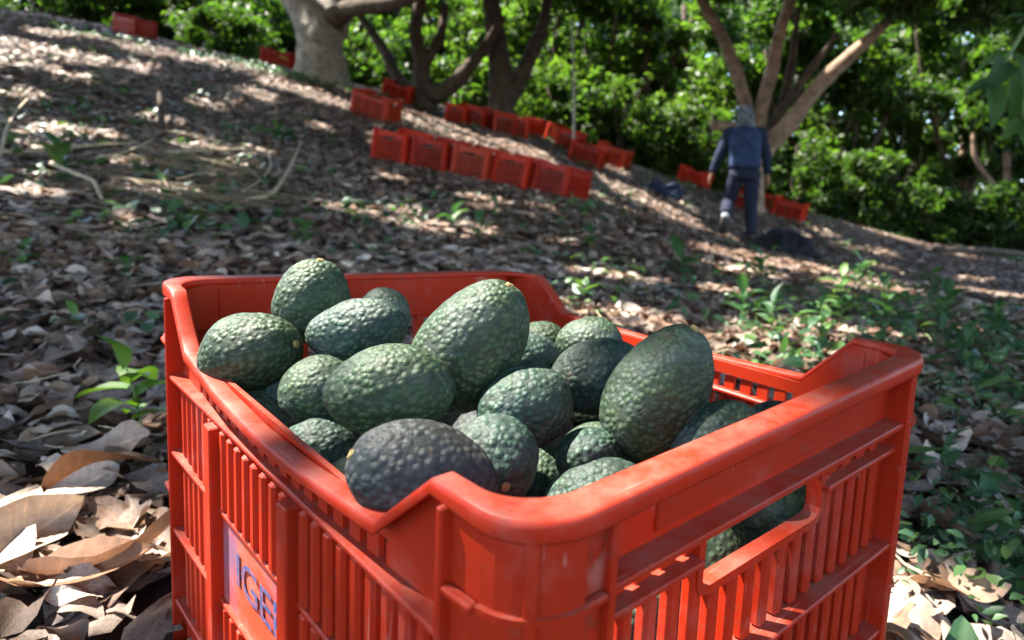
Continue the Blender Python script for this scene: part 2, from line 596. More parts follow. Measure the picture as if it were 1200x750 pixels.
xs = axis(-120, 120, -16, 14, 0.14, 4.0)
ys = axis(-90, 160, -3, 17, 0.14, 4.0)
gxx, gyy = np.meshgrid(xs, ys)
gzz = ground(gxx, gyy)
lump = 0.012 * np.sin(gxx * 9.1 + 1.7 * np.sin(gyy * 5)) * np.sin(gyy * 8.3 + 2) + 0.03 * np.sin(gxx * 2.1 + 1) * np.sin(gyy * 2.7)
lump *= np.clip((np.hypot(gxx - P0[0], gyy - P0[1]) - 0.5) / 1.0, 0, 1)
gzz = gzz + lump - 0.006
nx_, ny_ = len(xs), len(ys)
ii = (np.arange(ny_ - 1)[:, None] * nx_ + np.arange(nx_ - 1)[None]).ravel()
ground_me = mesh_np('ground', np.stack([gxx, gyy, gzz], -1).reshape(-1, 3), [np.stack([ii, ii + 1, ii + 1 + nx_, ii + nx_], 1)], smooth=True)
tag(link('ground', ground_me, soil_mat()), 'brown sloping orchard ground under fallen leaves', kind='structure')

# ------------------------------------------------------------------ crates
SIDES = {'L': 0, 'F': 1, 'R': 2, 'B': 3}
SADDLE = dict(A=0.005, B=-0.007, C=-0.008, D=0.008)


def wall_pt(side, u, wo, z):
    if side == 'L': return (-wo, u, z)
    if side == 'R': return (CW + wo, u, z)
    if side == 'F': return (u, -wo, z)
    return (u, CL + wo, z)


def crate_local(p, warp):
    x, y, z = p
    f = 1 + 0.03 * (-z) / 0.15 * 0.5
    cx, cy = x - CW / 2, y - CL / 2
    # the long sides are bowed outward by the load
    bow = 0.010 * (1 - (2 * cy / CL) ** 2) * (2 * cx / CW) if warp else 0.0
    if warp:
        a, b = x / CW, y / CL
        k = max(0.0, 1 + z / 0.085)
        dy = y - 0.385
        z += k * (1 - a) * 0.006 * math.exp(-(dy / (0.060 if dy < 0 else 0.032)) ** 2)
        # the low rims sag in the middle
        z -= k * (0.014 if a < 0.5 else 0.008) * max(0.0, 1 - (cy / (CL * 0.30)) ** 2) * abs(2 * a - 1)
        cx += 0.007 * a * (1 - b)
        z += k * ((1 - a) * b * SADDLE['A'] + a * b * SADDLE['B'] + (1 - a) * (1 - b) * SADDLE['C'] + a * (1 - b) * SADDLE['D'])
    return (cx * f + bow, cy * f, z + CH)


class Piece:
    """collects prisms standing on a wall of the crate"""
    def __init__(s, warp, bevel=0.0009):
        s.bm = bmesh.new(); s.warp = warp; s.bev = bevel

    def prism(s, side, poly, w0, w1):
        n = len(poly)
        a = [s.bm.verts.new(wall_pt(side, u, w0, z)) for u, z in poly]
        b = [s.bm.verts.new(wall_pt(side, u, w1, z)) for u, z in poly]
        s.bm.faces.new(a); s.bm.faces.new(b[::-1])
        for i in range(n):
            s.bm.faces.new((a[i], b[i], b[(i + 1) % n], a[(i + 1) % n]))

    def box(s, side, u0, u1, z0, z1, w0, w1):
        s.prism(side, [(u0, z0), (u1, z0), (u1, z1), (u0, z1)], w0, w1)

    def done(s, name, mat, parent, label=None, bevel=True):
        if bevel and s.bev:
            bmesh.ops.bevel(s.bm, geom=list(s.bm.edges), offset=s.bev, segments=1, affect='EDGES', clamp_overlap=True)
        for v in s.bm.verts:
            v.co = crate_local(v.co, s.warp)
        o = link(name, bm_mesh(name, s.bm), mat, parent)
        if label: o['label'] = label
        return o


DROP, S0, S1 = 0.038, 0.060, 0.102


def drop_at(u):
    e = min(u, CL - u)
    t = min(1, max(0, (e - S0) / (S1 - S0)))
    return -DROP * t


RO_L, RI_L = 0.004, 0.0148               # the rim of the long sides is narrower and set in a little


def rim_mesh(warp, seg=6):
    ro, ri = 0.030, 0.025
    wi = 0.0185
    O, I = [], []
    corners = [(0, 0, math.pi), (CW, 0, 1.5 * math.pi), (CW, CL, 0), (0, CL, 0.5 * math.pi)]
    for k, (x, y, a0) in enumerate(corners):
        sx, sy = (1 if x == 0 else -1), (1 if y == 0 else -1)
        co = (x + sx * (ro + RO_L), y + sy * ro)
        ci = (x + sx * (RI_L + ri), y + sy * (wi + ri))
        for j in range(seg + 1):
            a = a0 + (math.pi / 2) * j / seg
            O.append((co[0] + ro * math.cos(a), co[1] + ro * math.sin(a)))
            I.append((ci[0] + ri * math.cos(a), ci[1] + ri * math.sin(a)))
        # run along the following side
        if k == 1 or k == 3:
            us = [S0, S0 + 0.006, S0 + 0.02, S1 - 0.012, S1, S1 + 0.01, 0.18, 0.25]
            us = us + [CL - u for u in us[::-1] if u != 0.25]
            if k == 3: us = us[::-1]
            for u in us:
                xx = 0 if k == 3 else CW
                s = 1 if k == 3 else -1
                O.append((xx + s * RO_L, u)); I.append((xx + s * RI_L, u))
        else:
            for u in (0.10, 0.18, 0.26):
                uu = u if k == 0 else CW - u
                yy = 0 if k == 0 else CL
                s = 1 if k == 0 else -1
                O.append((uu, yy)); I.append((uu, yy + s * wi))
    prof = [(1.0, -0.003), (0.97, -0.0006), (0.86, 0.0), (0.14, 0.0), (0.03, -0.0008), (0.0, -0.0035), (0.0, -0.0085), (0.02, -0.0098), (0.12, -0.0098), (0.14, -0.009), (0.15, -0.0045), (0.80, -0.0045), (0.98, -0.006)]
    bm = bmesh.new()
    rings = []
    for (ox, oy), (ix, iy) in zip(O, I):
        ring = []
        for t, dz in prof:
            x, y = ox + (ix - ox) * t, oy + (iy - oy) * t
            lng = 1 if abs(ox - CW / 2) > CW / 2 - 0.012 and S0 - .01 < oy < CL - S0 + .01 else 0
            z = drop_at(oy) + dz * (0.72 if lng and dz < -0.006 else 1)
            ring.append(bm.verts.new(crate_local((x, y, z), warp)))
        rings.append(ring)
    n, m = len(rings), len(prof)
    for i in range(n):
        for j in range(m):
            bm.faces.new((rings[i][j], rings[i][(j + 1) % m], rings[(i + 1) % n][(j + 1) % m], rings[(i + 1) % n][j]))
    return bm_mesh('rim', bm)


RAILS = [-0.068, -0.130, -0.198, -0.262]
WI_END, WI_LONG = -0.020, -0.0158


def make_crate(mw, near, mat):
    root = empty('plastic_crate', mw)
    warp = near
    link('rim', rim_mesh(warp, 8 if near else 3), mat, root, smooth=near)
    bev = 0.0009 if near else 0
    ends = {'L': CL, 'R': CL, 'F': CW, 'B': CW}
    ribs = {'L': (0.050, 0.200, 0.335, CL - 0.050), 'R': (0.050, 0.165, 0.300, CL - 0.050), 'F': (0.046, CW - 0.038), 'B': (0.046, CW - 0.046)}
    for side in 'LRFB':
        E = ends[side]
        rb = ribs[side]
        long = side in 'LR'
        WI = WI_LONG if long else WI_END
        a, b = rb[0], rb[-1]
        # solid upper wall
        P = Piece(warp, 0)
        if long:
            z1 = -0.0665
            P.prism(side, [(0.022, -0.005), (S0, -0.005), (S1, -DROP - 0.005), (S1, z1), (0.022, z1)], WI, WI + 0.003)
            P.done('upper_panel', mat, root, bevel=False)
            P = Piece(warp, 0)
            P.prism(side, [(E - 0.022, -0.005), (E - 0.022, z1), (E - S1, z1), (E - S1, -DROP - 0.005), (E - S0, -0.005)], WI, WI + 0.003)
        else:
            P.box(side, 0.022, E - 0.022, -0.0415, -0.005, WI, WI + 0.003)
        P.done('upper_panel', mat, root, bevel=False)
        if not long and near:
            P = Piece(warp, 0.0012)
            P.box(side, 0.085, E - 0.085, -0.0375, -0.0165, WI + 0.003, WI + 0.0048)
            P.done('raised_panel', mat, root)
        # the band with a row of square holes, under the low rim (long sides) or under the first ledge (ends)
        hb = Piece(warp, 0.0004 if near else 0)
        if long:
            u0, u1, zt, zb = S1, E - S1, -DROP - 0.0048, RAILS[0] + 0.0015
            hz0, hz1 = -0.0645, -0.0530
            hb.box(side, u0, u1, hz1, zt, WI, WI + 0.003)
            n = 17
            st = (u1 - u0) / n
            if near:
                for k in range(n + 1):
                    c = u0 + k * st
                    hb.box(side, max(u0, c - st * 0.30), min(u1, c + st * 0.30), zb, hz1, WI, WI + 0.003)
            else:
                hb.box(side, u0, u1, zb, hz1, WI, WI + 0.003)
            hb.done('hole_band', mat, root, bevel=False)
        else:
            for u0, u1 in ((a, 0.112), (0.228, b)):
                n = max(3, int(round((u1 - u0) / 0.0175)))
                st = (u1 - u0) / n
                for k in range(n + 1):
                    c = u0 + k * st
                    hb.box(side, max(u0, c - st * 0.30), min(u1, c + st * 0.30), -0.0605, -0.0435, WI, WI + 0.004)
                hb.box(side, u0 + 0.0005, u1 - 0.0005, -0.0485, -0.0432, WI - 0.0003, WI + 0.0037)
                hb.done('hole_band', mat, root, bevel=False)
                hb = Piece(warp, 0)
        # ledges
        def ledge(u0, u1, z, w1=-0.003, th=0.0035):
            P = Piece(warp, bev)
            P.box(side, u0, u1, z - th / 2, z + th / 2, WI - 0.0008, w1)
            P.done('ledge', mat, root)
        if long:
            zl = RAILS
        else:
            zl = RAILS[1:]
            ledge(a, b, -0.0435, -0.0035, 0.004)
            ledge(a, 0.112, -0.061, -0.007)
            ledge(0.228, b, -0.061, -0.007)
        for z in zl: ledge(a, b, z)
        # ribs: thin fins beside the corners, broad box ribs between
        for u in rb:
            P = Piece(warp, bev)
            if u in (a, b):
                ht = -0.0075
                P.box(side, u - 0.0018, u + 0.0018, -CH, ht, WI - 0.001, -0.0015)
                s = 1 if u == a else -1
                P.box(side, min(u + s * 0.0019, u + s * 0.013), max(u + s * 0.0019, u + s * 0.013), -CH + 0.001, (-0.0655 if long else -0.0620), WI - 0.0006, WI + 0.004)
            else:
                P.box(side, u - 0.0065, u + 0.0065, -CH, RAILS[0] - 0.0019, WI - 0.001, -0.0034)
            P.done('rib', mat, root)
        # corner panels and their small ledges
        for u0, u1 in ((0.0290, a - 0.0019), (b + 0.0019, E - 0.0290)):
            P = Piece(warp, 0)
            P.box(side, u0, u1, -CH + 0.001, -0.0046, -0.0088, -0.0064)
            P.done('corner_panel', mat, root, bevel=False)
            for z in ((-0.043, -0.165) if near else (-0.043,)):
                P = Piece(warp, bev)
                P.box(side, u0 + 0.0005, u1 - 0.0003, z - 0.0018, z + 0.0018, -0.0062, -0.0015)
                P.done('corner_ledge', mat, root)
        # hand hole in the two ends
        if not long:
            P = Piece(warp, bev)
            h0, h1, zt, zb = 0.112, 0.230, -0.0456, -0.0835
            outer = [(h0, zt), (h0, zb + 0.008), (h0 + 0.003, zb + 0.002), (h0 + 0.009, zb), (h1 - 0.009, zb), (h1 - 0.003, zb + 0.002), (h1, zb + 0.008), (h1, zt)]
            inner = [(h0 + 0.005, zt), (h0 + 0.004, zb + 0.010), (h0 + 0.0055, zb + 0.0065), (h0 + 0.010, zb + 0.005), (h1 - 0.010, zb + 0.005), (h1 - 0.0055, zb + 0.0065), (h1 - 0.004, zb + 0.010), (h1 - 0.005, zt)]
            for k in range(len(outer) - 1):
                P.prism(side, [outer[k], outer[k + 1], inner[k + 1], inner[k]], WI - 0.001, -0.0112)
            P.bev = 0
            P.done('hand_hole', mat, root, bevel=False)
        # slats
        tops = RAILS if long else [-0.0625] + RAILS[1:]
        rows = list(zip(tops, tops[1:] + [-CH + 0.004]))
        far = Piece(warp, 0)
        for ri, (zt, zb) in enumerate(rows):
            edges = list(rb)
            for e0, e1 in zip(edges, edges[1:]):
                e0 += 0.013 if e0 == a else 0.0065
                e1 -= 0.013 if e1 == b else 0.0065
                if near and side == 'L' and ri == 1 and 0.19 < e0 < 0.22:
                    P = Piece(warp, 0)
                    P.box(side, e0 + 0.0005, e1 - 0.0005, zb + 0.0018, zt - 0.0018, WI, -0.0105)
                    pp = P.done('name_panel', M_PRINT, root, 'plain panel with worn blue stencilled lettering', bevel=False)
                    continue
                n = max(3, int(round((e1 - e0) / 0.0152)))
                st = (e1 - e0) / n
                for k in range(n):
                    c = e0 + (k + 0.5) * st
                    z1 = zt - 0.0018
                    if not long and ri == 0 and 0.114 < c < 0.226: z1 = -0.0831
                    Q = Piece(warp, 0.0018) if near else far
                    hwid = 0.0042 if near else 0.0025
                    Q.box(side, c - hwid, c + hwid, zb + 0.0015, z1, WI + 0.0003, WI + 0.0078)
                    if near: Q.done('slat', mat, root)
        if not near:
            o = far.done('slats', mat, root, bevel=False)
            o['kind'] = 'stuff'
        else:
            far.bm.free()
    # rounded corner edges
    for (x, y, a0) in ((0, 0, math.pi), (CW, 0, 1.5 * math.pi), (CW, CL, 0), (0, CL, 0.5 * math.pi)):
        sx, sy = (1 if x == 0 else -1), (1 if y == 0 else -1)
        bm = bmesh.new()
        rr = 0.0265
        cx0, cy0 = x + sx * (rr + 0.0058), y + sy * (rr + 0.0030)
        prof = []
        for j in range(7):
            a = a0 + math.pi / 2 * j / 6
            prof.append((cx0 + rr * math.cos(a), cy0 + rr * math.sin(a)))
        for j in range(6, -1, -1):
            a = a0 + math.pi / 2 * j / 6
            prof.append((cx0 + (rr - 0.004) * math.cos(a), cy0 + (rr - 0.004) * math.sin(a)))
        lv = []
        for z in (-CH, -0.085, -0.0046):
            lv.append([bm.verts.new(crate_local((px, py, z), warp)) for px, py in prof])
        for q in range(2):
            for j in range(14):
                bm.faces.new((lv[q][j], lv[q][(j + 1) % 14], lv[q + 1][(j + 1) % 14], lv[q + 1][j]))
        bm.faces.new(lv[0]); bm.faces.new(lv[2])
        link('corner_post', bm_mesh('corner_post', bm), mat, root, smooth=False)
        # the moulded ridge down the corner and the ledge that runs round it
        bm = bmesh.new()
        am = a0 + math.pi / 4
        pf = [(cx0 + r_ * math.cos(am + d_), cy0 + r_ * math.sin(am + d_)) for r_, d_ in ((rr - .001, -.12), (rr + .0016, -.075), (rr + .0016, .075), (rr - .001, .12))]
        lv = [[bm.verts.new(crate_local((px, py, z), warp)) for px, py in pf] for z in (-CH + .001, -0.085, -0.0075)]
        for q in range(2):
            for j in range(4):
                bm.faces.new((lv[q][j], lv[q][(j + 1) % 4], lv[q + 1][(j + 1) % 4], lv[q + 1][j]))
        bm.faces.new(lv[0]); bm.faces.new(lv[2])
        link('corner_ridge', bm_mesh('corner_ridge', bm), mat, root)
        bm = bmesh.new()
        rg = []
        for j in range(9):
            a = a0 + math.pi / 2 * j / 8
            rg.append([bm.verts.new(crate_local((cx0 + r_ * math.cos(a), cy0 + r_ * math.sin(a), z_), warp)) for r_, z_ in ((rr - .001, -.0412), (rr + .0022, -.0416), (rr + .0022, -.0446), (rr - .001, -.0450))])
        for j in range(8):
            for q in range(4):
                bm.faces.new((rg[j][q], rg[j][(q + 1) % 4], rg[j + 1][(q + 1) % 4], rg[j + 1][q]))
        bm.faces.new(rg[0]); bm.faces.new(rg[8])
        link('corner_ledge', bm_mesh('corner_ledge', bm), mat, root)
    bm = bmesh.new()
    bmesh.ops.create_cube(bm, size=1)
    for v in bm.verts:
        v.co = crate_local(((v.co.x + 0.5) * (CW - 0.044) + 0.022, (v.co.y + 0.5) * (CL - 0.044) + 0.022, -CH + 0.003 + (v.co.z + 0.5) * 0.006), warp)
    link('base', bm_mesh('base', bm), mat, root)
    return root


def print_mat():
    m, t, b, o = new_mat('printed_panel')
    n1, n2 = noise(t, 30, 5, 0.6, dist=0.5), noise(t, 12, 3, 0.5)
    c = mixc(t, ramp(t, n1, [(0.45, (0, 0, 0)), (0.62, (0.55, 0.55, 0.55))]), (0.44, 0.050, 0.016), (0.42, 0.15, 0.12))
    c = mixc(t, ramp(t, n2, [(0.52, (0, 0, 0)), (0.66, (0.6, 0.6, 0.6))]), c, (0.06, 0.075, 0.18))
    t.links.new(c, b.inputs['Base Color'])
    b.inputs['Roughness'].default_value = 0.5
    return m


M_PRINT = print_mat()


def ink_mat():
    m, t, b, o = new_mat('worn_blue_ink')
    n1 = noise(t, 160, 4, 0.7)
    t.links.new(ramp(t, n1, [(0.38, (0.40, 0.07, 0.03)), (0.47, (0.055, 0.065, 0.17)), (0.7, (0.03, 0.04, 0.12))]), b.inputs['Base Color'])
    b.inputs['Roughness'].default_value = 0.6
    return m


Rw = RW @ CM
basep = crate_pt(CW / 2, CL / 2, -CH)
CRATE_MW = Matrix(((*Rw[0], basep[0]), (*Rw[1], basep[1]), (*Rw[2], basep[2]), (0, 0, 0, 1)))
near_crate = make_crate(CRATE_MW, True, M_RED)
tag(near_crate, 'large red plastic crate heaped with green avocados, in the foreground', 'crate')
# blue stencilled letters on the plain panel of the long side
panel = [c for c in near_crate.children if c.name.startswith('name_panel')][0]
fc = bpy.data.curves.new('lettering', 'FONT')
fc.body = 'IGEI'
fc.size = 0.034
fc.extrude = 0.00004
fc.space_character = 0.95
fo = bpy.data.objects.new('lettering', fc)
COL.objects.link(fo)
dg = bpy.context.evaluated_depsgraph_get()
lm = bpy.data.meshes.new_from_object(fo.evaluated_get(dg))
bpy.data.objects.remove(fo)
xs_ = np.array([v.co.x for v in lm.vertices])
for v in lm.vertices:
    tx = v.co.x / xs_.max()
    v.co = Vector(crate_local((0.0100 - v.co.z, 0.300 - tx * 0.074, -0.170 + v.co.y * 1.0), True))
lo = link('lettering', lm, ink_mat(), panel)

# ------------------------------------------------------------------ avocados
def avocado_mesh(name, a, b, pear, seed, nu=84, nv=60):
    """length 2a, widest radius b; stem end at -x"""
    r = np.random.default_rng(seed)
    th = np.linspace(0, math.pi, nv)[:, None]
    ph = np.linspace(0, 2 * math.pi, nu, endpoint=False)[None]
    x = -np.cos(th)
    rad = np.sin(th) * (1 + pear * (x * 0.9) - 0.12 * pear * (1 - x * x))
    rad = rad / rad.max()
    X = np.repeat(x, nu, 1) * a
    Y = rad * np.cos(ph) * b * (1 + r.uniform(-0.04, 0.04))
    Z = rad * np.sin(ph) * b
    p = np.stack([X, Y, Z], -1)
    d = p / np.linalg.norm(p, axis=-1, keepdims=True)
    h = np.zeros(X.shape)
    for k in range(5):
        f = r.normal(size=3) * 3.0
        h += 0.010 * np.sin(d @ f + r.uniform(0, 6))
    # pebbled skin
    peb = np.zeros(X.shape)
    for k in range(26):
        f = r.normal(size=3)
        f = f / np.linalg.norm(f) * r.uniform(14, 30)
        peb += np.sin(d @ f + r.uniform(0, 6))
    peb = np.tanh(peb / 3.6)
    fade = np.clip(np.sin(th) * 1.6, 0, 1)
    p = p * (1 + h + 0.0050 * peb * fade)[..., None]
    # shallow dimple at the stem
    dm = np.exp(-((th) / 0.16) ** 2)
    p[..., 0] += dm * a * 0.05
    idx = np.arange(nv * nu).reshape(nv, nu)
    q = np.stack([idx[:-1], np.roll(idx, -1, 1)[:-1], np.roll(idx, -1, 1)[1:], idx[1:]], -1).reshape(-1, 4)[:, ::-1]
    return mesh_np(name, p.reshape(-1, 3), [q], smooth=True)


def scar_mesh(r0):
    bm = bmesh.new()
    bmesh.ops.create_cone(bm, cap_ends=True, segments=12, radius1=r0, radius2=r0 * 0.7, depth=r0 * 0.9)
    rr = random.Random(5)
    for v in bm.verts:
        v.co *= rr.uniform(0.85, 1.1)
    me = bm_mesh('stem_scar', bm)
    me.materials.append(M_SCAR)
    return me


CAMR = Vector((1, 0, 0))
CAMU = Vector((0, sp, cp))
CAMF = Vector((0, cp, -sp))
# label, px, py, depth, long radius px, short radius px, image angle of the long axis from the stem end (deg, anticlockwise), tilt away (deg), pear, material
AVO = [
    ('tall green avocado standing highest against the far left of the crate rim', 367, 352, 0.54, 50, 41, 255, 10, 0.10, 0),
    ('round dark green avocado resting by the left low rim, leftmost of the heap', 295, 412, 0.485, 57, 47, 190, 5, 0.05, 0),
    ('long avocado lying sideways just behind the middle of the heap, below the tall one', 418, 388, 0.50, 59, 37, 10, 0, 0.10, 1),
    ('small smooth green avocado peeking out behind the sideways one at the back', 450, 370, 0.62, 34, 29, 100, 20, 0.05, 0),
    ('big pear-shaped avocado leaning to the right in the middle of the heap', 553, 405, 0.45, 87, 61, 237, 5, 0.16, 0),
    ('plump pebbly avocado in front of the big leaning one, sunlit from the left', 457, 458, 0.40, 73, 54, 5, 5, 0.08, 0),
    ('shiny avocado with its stem scar turned right, wedged left of the plump pebbly one', 376, 460, 0.455, 46, 43, 190, 35, 0.05, 0),
    ('pale green avocado just inside the left low rim', 306, 494, 0.49, 48, 44, 160, 10, 0.05, 2),
    ('dull teal avocado with only its top showing above the left rim', 375, 534, 0.44, 56, 47, 20, 10, 0.08, 1),
    ('teal avocado squeezed between the left rim and the big purplish one', 420, 588, 0.39, 55, 51, 70, 20, 0.05, 1),
    ('big purplish black avocado with a yellow stem scar by the near corner', 500, 556, 0.335, 90, 61, 336, 26, -0.08, 3),
    ('green avocado with a brown stem scar facing the near corner', 580, 540, 0.365, 54, 53, 140, 58, 0.08, 1),
    ('round smooth teal avocado in the centre of the heap', 615, 478, 0.43, 57, 49, 15, 20, 0.05, 1),
    ('glossy avocado lying sideways right of the centre with a white glint', 700, 442, 0.50, 60, 45, 8, 0, 0.10, 1),
    ('tall pear-shaped avocado standing up at the right side of the heap', 774, 458, 0.44, 88, 60, 242, 8, 0.16, 0),
    ('light green avocado lying near the far low rim behind the glossy one', 690, 404, 0.58, 41, 33, 5, 0, 0.05, 0),
    ('small avocado showing its pale stem scar near the far low rim', 636, 404, 0.60, 32, 29, 180, 62, 0.05, 0),
    ('shaded bluish avocado tucked behind the big leaning one', 618, 428, 0.52, 34, 40, 120, 20, 0.05, 1),
    ('small bluish avocado end deep in the dark gap beside the tall one', 690, 534, 0.425, 40, 34, 200, -30, 0.10, 1),
    ('avocado lying low against the near rim, right of the near corner', 700, 582, 0.41, 64, 44, 12, 0, 0.08, 1),
    ('dusky avocado between the tall standing one and the near rim', 840, 516, 0.425, 58, 44, 20, 0, 0.08, 1),
    ('avocado top just showing above the near rim at the right corner', 905, 506, 0.49, 44, 36, 15, 0, 0.05, 1),
    ('olive brown avocado behind the upper part of the hand hole', 893, 590, 0.45, 64, 50, 30, 10, 0.08, 0),
    ('bluish avocado at the right end of the hand hole', 942, 604, 0.475, 52, 42, 60, 10, 0.08, 1),
    ('pebbly blue-green avocado low in the hand hole', 858, 668, 0.425, 66, 50, 15, 10, 0.08, 1),
    ('shadowed bluish avocado in the gap between the two leftmost ones', 338, 462, 0.50, 38, 34, 80, 10, 0.05, 1),
]
for k, (lab, px, py, d, ra, rb, ang, tilt, pear, mi) in enumerate(AVO):
    a, b = ra * d / FPX, rb * d / FPX
    e = math.radians(ang)
    ti = math.radians(tilt)
    ax = (CAMR * math.cos(e) + CAMU * math.sin(e)) * math.cos(ti) + CAMF * math.sin(ti)   # stem -> blossom end
    z = CAMF.cross(ax).normalized()
    y = z.cross(ax)
    loc = Vector(place(px, py, d))
    me = avocado_mesh('avocado', a, b, pear, 100 + k)
    o = link('avocado', me, M_AVO[mi])
    o.matrix_world = Matrix(((ax.x, y.x, z.x, loc.x), (ax.y, y.y, z.y, loc.y), (ax.z, y.z, z.z, loc.z), (0, 0, 0, 1)))
    tag(o, lab, 'avocado', 'avocados heaped in the near crate')
    s = link('stem_scar', scar_mesh(0.0033), None, o)
    s.rotation_euler = (0, -math.pi / 2, 0)
    s.location = (-a * 0.965, 0, 0)
# the fruit underneath, seen through the slats and in the dark gaps
low_me = [avocado_mesh('avocado', 0.036, 0.029, 0.08, 300 + i, 32, 22) for i in range(4)]
for i, me in enumerate(low_me): me.materials.append(M_AVO[(0, 1, 1, 3)[i]])
Rl = Matrix([list(r) for r in Rw])
for layer, z in enumerate((-0.112, -0.172, -0.232, -0.285)):
    for i in range(5):
        for j in range(6):
            if layer and not (i <= 1 or j <= 1): continue
            x = 0.055 + i * 0.0625 + random.uniform(-.004, .004)
            y = 0.058 + j * 0.0765 + random.uniform(-.004, .004)
            o = link('avocado', low_me[random.randrange(4)])
            q = Matrix.Rotation(random.uniform(0, 6.28), 3, 'Z') @ Matrix.Rotation(random.uniform(-.4, .4), 3, 'Y')
            if i == 0 or i == 4: q = Matrix.Rotation(math.pi / 2 + random.uniform(-.2, .2), 3, 'Z')
            if j == 0 or j == 5: q = Matrix.Rotation(random.uniform(-.2, .2), 3, 'Z')
            if (i in (0, 4)) and (j in (0, 5)): q = Matrix.Rotation(math.pi / 4, 3, 'Z')
            m4 = (Rl @ q).to_4x4()
            m4.translation = Vector(crate_pt(x, y, z + random.uniform(-.004, .004)))
            o.matrix_world = m4
            tag(o, 'dark green avocado of the lower layers, seen between the crate slats', 'avocado', 'avocados in the lower layers of the crate')
# ------------------------------------------------------------------ crates further up the slope
far_proto = None
# the fruit in them, a few pixels each
hv, hf = [], []
hr_ = random.Random(3)
bmh = bmesh.new(); bmesh.ops.create_icosphere(bmh, subdivisions=2, radius=1.0)
unit = [tuple(v.co) for v in bmh.verts]; tri = [tuple(v.index for v in f.verts) for f in bmh.faces]
bmh.free()
for lz in range(4):
    for i in range(5):
        for j in range(7):
            if lz < 3 and 0 < i < 4 and 0 < j < 6: continue
            q = Matrix.Rotation(hr_.uniform(0, 6.28), 3, 'Z') @ Matrix.Rotation(hr_.uniform(-.5, .5), 3, 'Y')
            c0_ = Vector(((i - 2) * 0.064, (j - 3) * 0.068, 0.035 + lz * 0.058 + hr_.uniform(-.006, .006)))
            off = len(hv)
            hv += [tuple(c0_ + q @ Vector((a_ * 0.038, b_ * 0.030, c_ * 0.030))) for a_, b_, c_ in unit]
            hf += [tuple(k_ + off for k_ in f_) for f_ in tri]
heap_me = bpy.data.meshes.new('avocado_heap'); heap_me.from_pydata(hv, [], hf)
heap_me.polygons.foreach_set('use_smooth', [True] * len(heap_me.polygons))
heap_me.materials.append(M_AVO[1])


def crate_copy(src, mw):
    r = src.copy(); COL.objects.link(r); r.matrix_world = mw
    for c in src.children:
        d = c.copy(); COL.objects.link(d); d.parent = r
        d.matrix_parent_inverse = c.matrix_parent_inverse.copy()
    return r


def stand(loc, normal, yaw, sink=0.012, extra=None):
    z = Vector(normal).normalized()
    x = Vector((math.cos(yaw), math.sin(yaw), 0))
    x = (x - z * x.dot(z)).normalized()
    y = z.cross(x)
    m = Matrix(((x.x, y.x, z.x), (x.y, y.y, z.y), (x.z, y.z, z.z)))
    if extra is not None: m = m @ extra
    m = m.to_4x4()
    m.translation = Vector(loc) - z * sink
    return m


GC = 'red crates set out on the slope'
RED_VARIANTS = [M_RED_FAR, plastic('red_plastic_deep', (0.46, 0.024, 0.010), 0.5), plastic('red_plastic_faded', (0.56, 0.060, 0.022), 1.0)]
# px, py of the middle of the base edge facing us, depth, yaw (0 = short end faces the camera), label, extra tilt
FAR = [
    (462, 193, 6.3, -14, 'first and highest crate of the near row of five on the slope', 0),
    (508, 204, 6.25, -14, 'second crate from the left in the near row of five on the slope', 0),
    (555, 213, 6.2, -13, 'middle crate in the near row of five on the slope', 0),
    (602, 223, 6.2, -15, 'fourth crate from the left in the near row of five on the slope', 0),
    (652, 236, 6.15, -22, 'lowest crate, at the right end of the near row of five on the slope', 0),
    (432, 139, 8.3, 80, 'crate with its long side to us above the left end of the near row', 0),
    (463, 120, 10.8, 78, 'crate with dipped side half hidden behind the one above the near row', 0),
    (320, 81, 11.0, 92, 'small distant red crate beside the base of the thick pale trunk', 0),
    (147, 46, 10.4, 72, 'distant red crate with a dipped side at the top left of the slope', 0),
    (538, 147, 10.4, -20, 'topmost left crate of the far row under the dark double trunk', 0),
    (561, 152, 10.4, -20, 'second crate from the top of the far row, below the dark double trunk', 0),
    (588, 159, 10.3, 10, 'third crate of the far row, turned slightly, right of the dark double trunk', 0),
    (611, 162, 10.3, -20, 'fourth crate from the top of the far row on the slope', 0),
    (636, 163, 11.0, 60, 'crate standing sideways behind the middle of the far row', 0),
    (656, 173, 10.8, 70, 'crate sideways left of the slim pale pole', 0),
    (664, 181, 10.4, -10, 'small looking crate just in front of the slim pale pole', 0),
    (685, 195, 9.8, 82, 'crate with its long side to us right below the slim pale pole', 0),
    (715, 194, 10.4, 70, 'last crate of the far row, right of the slim pale pole', 0),
    (812, 215, 11.0, 62, 'crate at the left of the walking person, next to the dark sack', 0),
    (866, 257, 10.4, -5, 'crate glimpsed between the legs of the walking person', 0),
    (893, 248, 10.8, 75, 'bright crate just right of the walking person', 0),
    (926, 260, 10.5, 68, 'crate nearest the right, above the black plastic sheet', 0),
]
